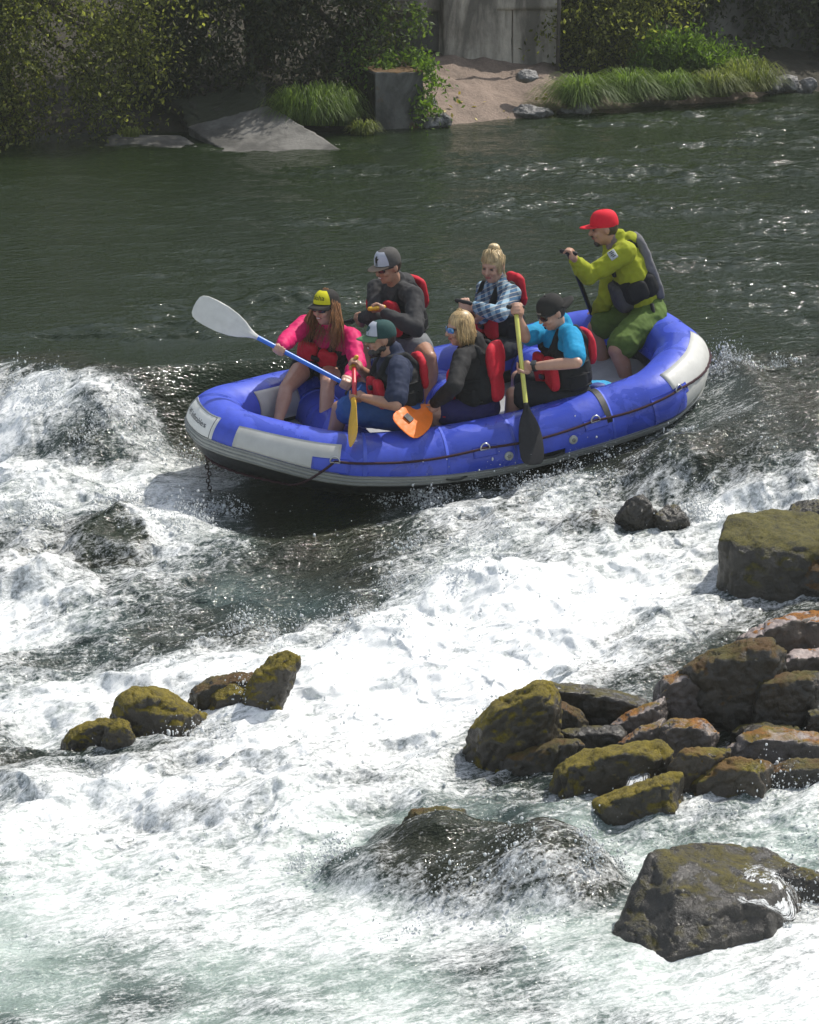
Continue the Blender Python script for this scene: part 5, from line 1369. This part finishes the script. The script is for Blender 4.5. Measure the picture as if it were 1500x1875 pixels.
def hair(p, mat, kind, seed=0, L=.2):
    f, l, u, c = p.hf, p.hl, p.hu, p.head; r = np.random.default_rng(seed); mb = MB()
    if kind == 'short':
        superq(mb, c + u * .018 - f * .030, (f, l, u), (.086, .0795, .094)); return rm_build(mb, 'hair', mat, p.root, .008, .003, 40, 1)
    if kind in ('bob', 'long', 'bun'):
        superq(mb, c + u * .038 - f * .013, (f, l, u), (.095, .084, .095))
    if kind == 'bun':
        superq(mb, c + u * .128 - f * .040, (f, l, u), (.042, .046, .036)); superq(mb, c + u * .148 - f * .020, (f, l, u), (.026, .03, .022))
        for _ in range(90):
            a = r.uniform(-2.6, 2.6); s0 = c + f * .088 * math.cos(a) + l * .082 * math.sin(a) + u * (.055 if abs(a) < 1 else -.02 - .03 * r.uniform())
            e = c + u * .12 - f * .035 + r.normal(size=3) * .014; m_ = (s0 + e) / 2 + unit((s0 + e) / 2 - c) * .035
            tube(mb, [s0, m_, e], [.003, .0045, .003], 5)
        for _ in range(14):
            s0 = c + l * r.choice([-1, 1]) * .08 + u * .01 - f * .02 * r.uniform(); tube(mb, [s0, s0 - u * .05 + r.normal(size=3) * .006, s0 - u * .10 + r.normal(size=3) * .012], [.003, .0025, .001], 4)
    if kind in ('bob', 'long'):
        for _ in range(480 if kind == 'long' else 400):
            a = r.uniform(.95 if kind == 'bob' else 1.2, math.pi) * r.choice([-1, 1])
            part = c + u * .128 - f * .01 + l * .008 * np.sign(a) + r.normal(size=3) * .006
            side = c + f * .092 * math.cos(a) + l * .090 * math.sin(a) + u * .015 + r.normal(size=3) * .005
            rnd = r.uniform(.75, 1.1)
            if kind == 'bob':
                e = c + f * .070 * math.cos(a) + l * .088 * math.sin(a) - u * (L * rnd) + r.normal(size=3) * .010
                mid = side * .5 + e * .5 + unit(side - c) * .016
            else:
                e = c + f * (.03 + .05 * math.cos(a)) + l * .105 * math.sin(a) - np.array([0, 0, L * rnd]) + p.f * .045 + l * .03 * np.sign(a) + r.normal(size=3) * .024
                mid = side * .5 + e * .5 + unit(side - c) * .020 + r.normal(size=3) * .006
            tube(mb, [part, side * .55 + part * .45 + unit(side - c) * .020, side, mid, e], [.0018, .003, .0034, .003, .0008], 4)
        return mb.build('hair', mat, p.root)
    return mb.build('hair', mat, p.root)

# ------------------------------------------------------------------ the crew
BLK = plastic('paddle_black', (.012, .012, .014), .55, .2, .3)
m_gold = plastic('grip_yellow', (.62, .36, .02), .4, .1)
UA = .285
DY = 0.0
def pp(px, py, Y): return pt(px, py, Y + DY)
def S(d): return {k: pt(v[0], v[1], v[2] + DY) for k, v in d.items()}
def elbows(sh, d): return {k: reach(sh[k], v[0], v[1], v[3] if len(v) > 3 else UA, v[2]) for k, v in d.items()}
up_ = np.array([0, 0, 1.])

# 1 woman in pink at the bow
DY = -0.16
g, t = pp(642, 708, 21.12), pp(357, 557, 21.20)
pd, d = paddle('blue-shafted paddle with long white blade held across the bow', g, t, plastic('paddle_blue', (.03, .16, .62), .35), plastic('blade_white', (.62, .62, .58), .4), BLK, (0, -1, .15), .47, .19)
sh = S({'L': (643, 617, 21.66), 'R': (562, 593, 21.78)})
p = person('woman in pink jacket, red vest and yellow-fronted cap at the bow', pp(590, 664, 21.92), pp(603, 600, 21.74), pp(597, 563, 21.66), (-.62, -.78, -.08), sh,
           elbows(sh, {'L': (655, 668, -1), 'R': (530, 618, -1)}), {'L': along(g, t, .03), 'R': along(g, t, .455)},
           S({'L': (600, 702, 21.45), 'R': (524, 712, 21.47)}), S({'L': (592, 788, 21.28), 'R': (508, 776, 21.30)}), {'L': d, 'R': d}, SKIN, .92, (1, -1), True)
top(p, 'jacket', cloth('pink_jacket', (.56, .012, .115), .6, .15, 30), 'long', .008, .020)
vest(p, pad=False, fc=.54); shorts(p, 'shorts', cloth('black_shorts', (.012, .012, .014), .8), .35)
c = cap(p, cloth('cap_black', (.022, .021, .020), .8), cloth('cap_black', (.022, .021, .020), .8), cloth('cap_yellow', (.62, .58, .02), .75, .1), False, False, .10, 1.0)
m_ink = cloth('cap_ink', (.02, .02, .018), .8)
link('lettering', text_mesh('aloha', .055, lambda q: [c.dome(u_ / .098, .06 + (v_ + .042) / .11, .006) - parent_loc(c.ob) for u_, v_ in q]), m_ink, c.ob)
shades(p, m_lens, m_lens); hair(p, hair_mat('hair_auburn', (.26, .115, .035)), 'long', 3, .215)
for s in 'LR':
    m_ = MB(); td = unit(np.array([p.f[0], p.f[1], -.12])); superq(m_, p.an[s] + td * .062 - up_ * .032, (td, np.cross(up_, td), up_), (.135, .052, .040), .8); m_.build('shoe', cloth('shoe_grey', (.10, .11, .11), .8), p.root)

# 2 man in the grey cap on the far tube
DY = 0.04
g, t = pp(690, 564, 21.62), pp(622, 600, 22.75)
pd, d = paddle('black paddle with yellow grip held by the man in the grey-and-white cap', g, t, BLK, BLK, m_gold, (0, -.3, 1))
sh = S({'L': (758, 542, 21.74), 'R': (690, 528, 22.02)})
p = person('man in dark grey jacket and grey trucker cap behind the bow', pp(742, 622, 22.02), pp(726, 520, 21.94), pp(710, 488, 21.86), (-.72, -.62, -.22), sh,
           elbows(sh, {'L': (762, 602, -1), 'R': (690, 580, -1)}), {'L': along(g, t, .02), 'R': along(g, t, .46)},
           S({'L': (786, 655, 21.64), 'R': (664, 645, 21.80)}), S({'L': (786, 735, 21.60), 'R': (660, 730, 21.65)}), {'L': d, 'R': d}, SKIN2, 1.0, (1, -1))
jm = cloth('charcoal_jacket', (.040, .040, .042), .8, .2, 50)
top(p, 'jacket', jm, 'long', .007, .018, True, None, True); vest(p, backpos=.72, fc=.56, fs=1.25); shorts(p, 'shorts', cloth('grey_shorts', (.16, .17, .18), .8), .45)
c = cap(p, cloth('cap_grey', (.075, .072, .068), .8), cloth('visor_tan', (.20, .155, .115), .8), cloth('cap_white', (.42, .44, .50), .8, .08), False, True)
bear = [[(-.010, .008), (-.004, .008), (-.003, .030), (.003, .030), (.004, .008), (.010, .008), (.012, .045), (.022, .052), (.026, .060), (.020, .064), (.010, .058), (.009, .066), (.011, .076), (.004, .084), (-.006, .082), (-.010, .072), (-.008, .064), (-.018, .072), (-.024, .068), (-.014, .054), (-.012, .040)]]
cap_mark(p, c, bear, m_ink, 'emblem'); shades(p, m_lens, m_lens); hair(p, hair_mat('hair_dark', (.035, .024, .018)), 'short')

# 3 bearded man on the near side
DY = -0.18
g, t = pp(648, 664, 21.08), pp(651, 810, 20.36)
pd, d = paddle('red-shafted paddle with yellow blade held upright by the bearded man', g, t, plastic('paddle_red', (.55, .02, .03), .35), plastic('blade_yellow', (.80, .46, .02), .4), m_gold, (-.86, -.5, .12), .46, .17)
sh = S({'L': (732, 676, 20.74), 'R': (704, 664, 21.10)})
p = person('bearded man in navy shirt and green cap leaning over his yellow paddle', pp(738, 757, 20.92), pp(720, 650, 20.94), pp(697, 620, 20.92), (-.96, -.28, -.04), sh,
           elbows(sh, {'L': (725, 742, -1), 'R': (690, 700, 1)}), {'L': along(g, t, .42), 'R': along(g, t, .02)},
           S({'L': (622, 748, 20.90), 'R': (648, 722, 21.18)}), S({'L': (604, 815, 20.98), 'R': (636, 800, 21.24)}), {'L': d, 'R': (0, 1, .2)}, SKIN2, 1.02, (1, 1))
top(p, 'shirt', cloth('navy_shirt', (.022, .030, .060), .8, .2, 50), 'short', .007, .017)
mb = MB()
for q in (-.014, 0, .014):
    a_ = p.sh['L'] + p.l * .062; dd = unit(p.el['L'] - p.sh['L']); o_ = unit(np.cross(dd, [0, -1., 0]))
    tube(mb, [a_ + o_ * q * 1.2 + dd * s - np.array([0, .010, 0]) for s in np.linspace(-.0, .16, 6)], .0035, 5)
mb.build('sleeve_stripes', cloth('stripe_white', (.45, .46, .48), .8), p.root)
vest(p, backpos=.66); shorts(p, 'shorts', cloth('blue_shorts', (.028, .085, .26), .75, .2), .84, .024, .007)
c = cap(p, cloth('cap_green', (.022, .060, .058), .8), cloth('visor_green', (.11, .19, .10), .8), cloth('cap_white', (.42, .44, .50), .8, .08))
mark = [[(.008 + .030 * math.cos(a) * (1 + .15 * math.sin(3 * a)), .052 + .022 * math.sin(a)) for a in np.linspace(0, 2 * math.pi, 18, endpoint=False)], [(-.03, .010), (.03, .010), (.034, .024), (-.022, .026)]]
cap_mark(p, c, mark, cloth('emblem_green', (.025, .07, .07), .8), 'emblem'); hd = hair_mat('hair_black', (.022, .017, .014)); hair(p, hd, 'short')
mb = MB(); f, l, u, q = p.hf, p.hl, p.hu, p.head
superq(mb, q - u * .088 + f * .040, (f, l, u), (.052, .058, .040)); superq(mb, q - u * .060 + f * .006, (f, l, u), (.058, .069, .040)); superq(mb, q - u * .044 + f * .088, (f, l, u), (.008, .026, .004)); superq(mb, q - u * .095 + f * .062, (f, l, u), (.034, .036, .030))
rm_build(mb, 'beard', hd, p.root, .007, .004, 50, 1)

# 4 blonde woman turned away on the near side
DY = -0.05
g, t = pp(884, 668, 21.36), pp(734, 788, 20.42)
pd, d = paddle('dark paddle with short orange blade resting on the near tube', g, t, BLK, plastic('blade_orange', (.88, .19, .01), .6), BLK, (-.10, -.95, .28), .41, .235, sticker=plastic('sticker_grey', (.10, .10, .10), .8))
sh = S({'L': (846, 655, 20.72), 'R': (892, 648, 21.06)})
p = person('blonde woman in black jacket and mirrored sunglasses with bright red back cushion', pp(880, 752, 20.93), pp(868, 632, 20.92), pp(843, 601, 20.88), (-.90, -.36, -.10), sh,
           elbows(sh, {'L': (832, 708, -1), 'R': (880, 705, 1)}), {'L': along(g, t, .66), 'R': along(g, t, .03)},
           S({'L': (790, 755, 20.78), 'R': (796, 742, 21.05)}), S({'L': (800, 830, 20.95), 'R': (790, 820, 21.2)}), {'L': d, 'R': (0, 1, .2)}, SKIN, .93, (1, 1), True, smile=False)
top(p, 'jacket', cloth('black_jacket', (.020, .020, .021), .8, .2, 50), 'long', .006, .015); vest(p, backpos=.78, low=True)
shorts(p, 'shorts', cloth('navy_shorts', (.022, .020, .085), .8), .62)
mb = MB(); pts = [p.hip['L'] + (p.kn['L'] - p.hip['L']) * s + p.l * (.112 - .03 * s) for s in np.linspace(-.1, .6, 9)]; tube(mb, pts, .0045, 5); mb.build('piping', m_vred, p.root)
shades(p, m_lensb, m_lens, 1.1); hair(p, hair_mat('hair_blonde', (.46, .32, .15)), 'bob', 5, .125)

# 5 woman in plaid on the far tube
DY = 0.15
g, t = pp(849, 553, 21.55), pp(948, 690, 22.72)
pd, d = paddle('paddle with brown shaft held out by the woman in the plaid shirt', g, t, plastic('shaft_brown', (.20, .07, .025), .4), BLK, BLK, (0, -.3, 1))
sh = S({'L': (938, 537, 21.76), 'R': (888, 530, 22.06)})
p = person('woman with blonde topknot in blue plaid shirt and red vest on the far tube', pp(922, 625, 22.02), pp(911, 518, 21.94), pp(903, 487, 21.88), (-.50, -.84, -.22), sh,
           elbows(sh, {'L': (915, 577, -1), 'R': (880, 580, -1)}), {'L': along(g, t, .02), 'R': along(g, t, .20)},
           S({'L': (884, 655, 21.66), 'R': (862, 640, 21.85)}), S({'L': (900, 735, 21.6), 'R': (870, 720, 21.7)}), {'L': (1, 0, .3), 'R': d}, SKIN, .92, (1, -1), True, smile=False)
def plaid():
    m, nt, b = new_mat('plaid'); p_ = gpos(nt); mp = nt.nodes.new('ShaderNodeMapping'); nt.links.new(p_, mp.inputs[0]); mp.inputs['Rotation'].default_value = (.3, .35, .5)
    def wave(ax, sc, lo, hi):
        w = nt.nodes.new('ShaderNodeTexWave'); w.bands_direction = ax; w.inputs['Scale'].default_value = sc; w.inputs['Distortion'].default_value = .6; nt.links.new(mp.outputs[0], w.inputs['Vector'])
        return ramp(nt, w.outputs['Fac'], [(lo, (0, 0, 0)), (hi, (1, 1, 1))]).outputs[0]
    c_ = mixc(nt, wave('X', 5.5, .45, .55), (.045, .12, .22), (.26, .40, .50)); c_ = mixc(nt, mathn(nt, 'MULTIPLY', wave('Z', 5.5, .45, .55), .55), c_, (.02, .025, .05))
    c_ = mixc(nt, mathn(nt, 'MULTIPLY', wave('Z', 11, .90, .96), .7), c_, (.50, .46, .38)); nt.links.new(c_, b.inputs['Base Color']); b.inputs['Roughness'].default_value = .85; return m
top(p, 'shirt', plaid(), 'long', .007, .016); vest(p, backpos=.80); shorts(p, 'shorts', cloth('denim_dark', (.030, .033, .038), .8, .4), .40)
hair(p, hair_mat('hair_blonde_light', (.56, .42, .22)), 'bun', 8)

# 6 man in cyan on the near side
DY = 0.10
g, t = pp(944, 562, 20.80), pp(975, 852, 20.30)
pd, d = paddle('paddle with pale yellow shaft and black blade dipping outside the near tube', g, t, plastic('shaft_lime', (.62, .62, .14), .4), BLK, BLK, (.35, -.9, .1), .42, .175)
sh = S({'L': (1048, 616, 20.70), 'R': (1000, 604, 21.08)})
p = person('man in cyan shirt and backward black cap pulling on the pale yellow paddle', pp(1044, 728, 20.92), pp(1028, 598, 20.90), pp(1010, 572, 20.84), (-.82, -.42, -.38), sh,
           elbows(sh, {'L': (1056, 664, -1), 'R': (962, 618, -1)}), {'L': along(g, t, .385), 'R': along(g, t, .015)},
           S({'L': (940, 722, 20.84), 'R': (950, 692, 21.12)}), S({'L': (928, 800, 20.92), 'R': (938, 780, 21.2)}), {'L': d, 'R': d}, SKIN, 1.0, (1, -1), smile=False)
top(p, 'shirt', cloth('cyan_shirt', (.012, .25, .46), .8, .12, 50), 'short', .006, .016); vest(p, backpos=.66, fs=.95)
shorts(p, 'shorts', cloth('dark_shorts', (.022, .024, .030), .8), .80, .022)
cb = cloth('cap_dark', (.024, .023, .022), .85)
c = cap(p, cb, cb, None, True, False, .10, 1.0); shades(p, m_lens, m_lens, 1.15); hair(p, hd, 'short')
mb = MB(); V = [c.dome(math.pi + a, .12 + .12 * j, .003) for j in (0, 1) for a in np.linspace(-.38, .38, 9)]; mb.add(V, [(k, k + 1, 10 + k, 9 + k) for k in range(8)]); mb.build('strap', cloth('cap_strap', (.22, .20, .18), .8), c.ob)
w_ = p.wr['L'] - unit(p.ha['L'] - p.el['L']) * .02; dd = unit(p.ha['L'] - p.el['L'])
mb = MB(); tube(mb, [w_ - dd * .011, w_ + dd * .011], .035, 16); wt = mb.build('wristwatch', m_buckle, p.root)
mb = MB(); n_ = unit(np.cross(dd, np.cross([0, -.6, .8], dd))); box(mb, w_ + n_ * .034, (dd, np.cross(n_, dd), n_), (.019, .019, .006), .3); mb.build('watch_face', plastic('watch_face', (.05, .055, .06), .2), wt)

# 7 the guide on the stern
DY = 0.28
g, t = pp(1041, 462, 21.32), pp(1116, 658, 22.46)
pd, d = paddle('long black steering paddle in the hands of the guide', g, t, BLK, BLK, BLK, (0, -.3, 1))
sh = S({'L': (1146, 462, 21.50), 'R': (1124, 450, 21.84)})
p = person('guide in lime green hoodie and red cap steering from the stern', pp(1184, 576, 21.72), pp(1134, 445, 21.68), pp(1105, 418, 21.66), (-.98, -.12, -.16), sh,
           elbows(sh, {'L': (1078, 506, -1), 'R': (1112, 546, 1)}), {'L': along(g, t, .01), 'R': along(g, t, .585)},
           S({'L': (1128, 642, 21.36), 'R': (1090, 600, 21.86)}), S({'L': (1152, 712, 21.42), 'R': (1110, 690, 21.8)}), {'L': (.3, 1, .1), 'R': d}, SKIN2, 1.04, (1, 1), smile=False)
lime = cloth('lime_hoodie', (.29, .32, .022), .85, .12, 50)
top(p, 'hoodie', lime, 'long', .008, .019, True, None, True)
mb = MB(); ax = (p.f, p.l, p.u); T = p.T; pg = cloth('vest_grey', (.055, .055, .06), .7, .25, 30)
superq(mb, p.pel + p.u * .42 * T, ax, (.150, .180, .20 * T), .6)
for s in (-1, 1):
    b = p.pel + p.u * .70 * T + p.l * s * .085; tq = p.neck + p.l * s * .085 - p.u * .005
    chain(mb, [b + p.f * .12, tq + p.f * .05, tq - p.f * .06, b - p.f * .125], [.026, .026, .028, .034], 10, .7, p.l)
gv = rm_build(mb, 'life_vest', m_vblack, p.root, .0095, .004, 9, 3)
mb = MB(); superq(mb, p.pel + p.u * .58 * T - p.f * .122, ax, (.042, .135, .25), .5); rm_build(mb, 'back_panel', cloth('back_panel', (.13, .13, .14), .8, .25, 30), gv, .009, .005, 10, 2)
mb = MB(); superq(mb, p.pel + p.u * .36 * T + p.f * .120, ax, (.065, .135, .11), .55); rm_build(mb, 'front_pouch', pg, gv, .009, .005, 10, 2)
mb = MB(); superq(mb, p.pel + p.u * .42 * T + p.l * .175 + p.f * .03, ax, (.075, .030, .07), .6); rm_build(mb, 'side_pouch', m_vblack, gv, .009, .004, 10, 2)
mb = MB(); tube(mb, [p.pel + p.u * .2 * T + p.l * .175 - p.f * .03, p.pel + p.l * .19 - p.f * .01, p.pel - p.u * .08 + p.l * .185], .014, 6); mb.build('webbing', m_vblack, gv)
shorts(p, 'shorts', cloth('green_shorts', (.085, .135, .030), .8, .25, 40), .80, .026, .009)
dd = unit(p.el['L'] - p.sh['L']); q = p.sh['L'] + dd * .085; n_ = unit(np.array([-.35, -.75, .55])); n_ = unit(n_ - dd * (n_ @ dd)); s_ = np.cross(dd, n_)
pm = MB(); box(pm, q + n_ * .066, (dd, s_, n_), (.028, .034, .012), .2); pt_ = pm.build('sleeve_patch', cloth('patch_grey', (.42, .45, .46), .8), p.root)
mb = MB()
for i in range(4): box(mb, q + n_ * .079 + s_ * (-.021 + .014 * i) + dd * (.006 * (i % 2) - .003), (dd, s_, n_), (.013, .0032, .001), .2)
mb.build('patch_marks', m_ink, pt_)
cr = cloth('cap_red', (.62, .012, .030), .75, .1, 50)
c = cap(p, cr, cr, None, False, True, .06, 1.0); hair(p, hair_mat('hair_brown', (.05, .035, .025)), 'short')
mb = MB(); f, l, u, q = p.hf, p.hl, p.hu, p.head; superq(mb, q - u * .098 + f * .056, (f, l, u), (.030, .034, .030)); superq(mb, q - u * .046 + f * .090, (f, l, u), (.010, .026, .006)); rm_build(mb, 'beard', hair_mat('hair_brown', (.05, .035, .025)), p.root, .006, .003, 50, 1)
mb = MB(); capsule(mb, p.neck + p.f * .03, p.neck + p.u * .045 + p.f * .03, .066, .060, 14); rm_build(mb, 'neck_gaiter', cloth('gaiter', (.20, .15, .16), .85, .4, 90), p.root, .008, .004, 14, 2)

# cyan dry bag lying on the floor behind the cyan-shirted paddler
DY = 0.20
q = pp(1088, 712, 21.05); bag = tag(empty('dry_bag', q), 'cyan and dark blue bag on the raft floor behind the man in cyan', 'bag')
mb = MB(); superq(mb, q, (np.array([1, .1, .05]), np.array([-.1, 1, 0]), up_), (.13, .10, .05), .7); rm_build(mb, 'bag_body', plastic('bag_cyan', (.03, .30, .55), .45), bag, .008, .006, 10, 2)
mb = MB(); superq(mb, q + np.array([.02, -.075, .012]), (np.array([1, .1, .05]), np.array([-.1, 1, 0]), up_), (.06, .05, .045), .7); rm_build(mb, 'bag_pocket', plastic('bag_navy', (.03, .05, .22), .5), bag, .008, .004, 10, 2)
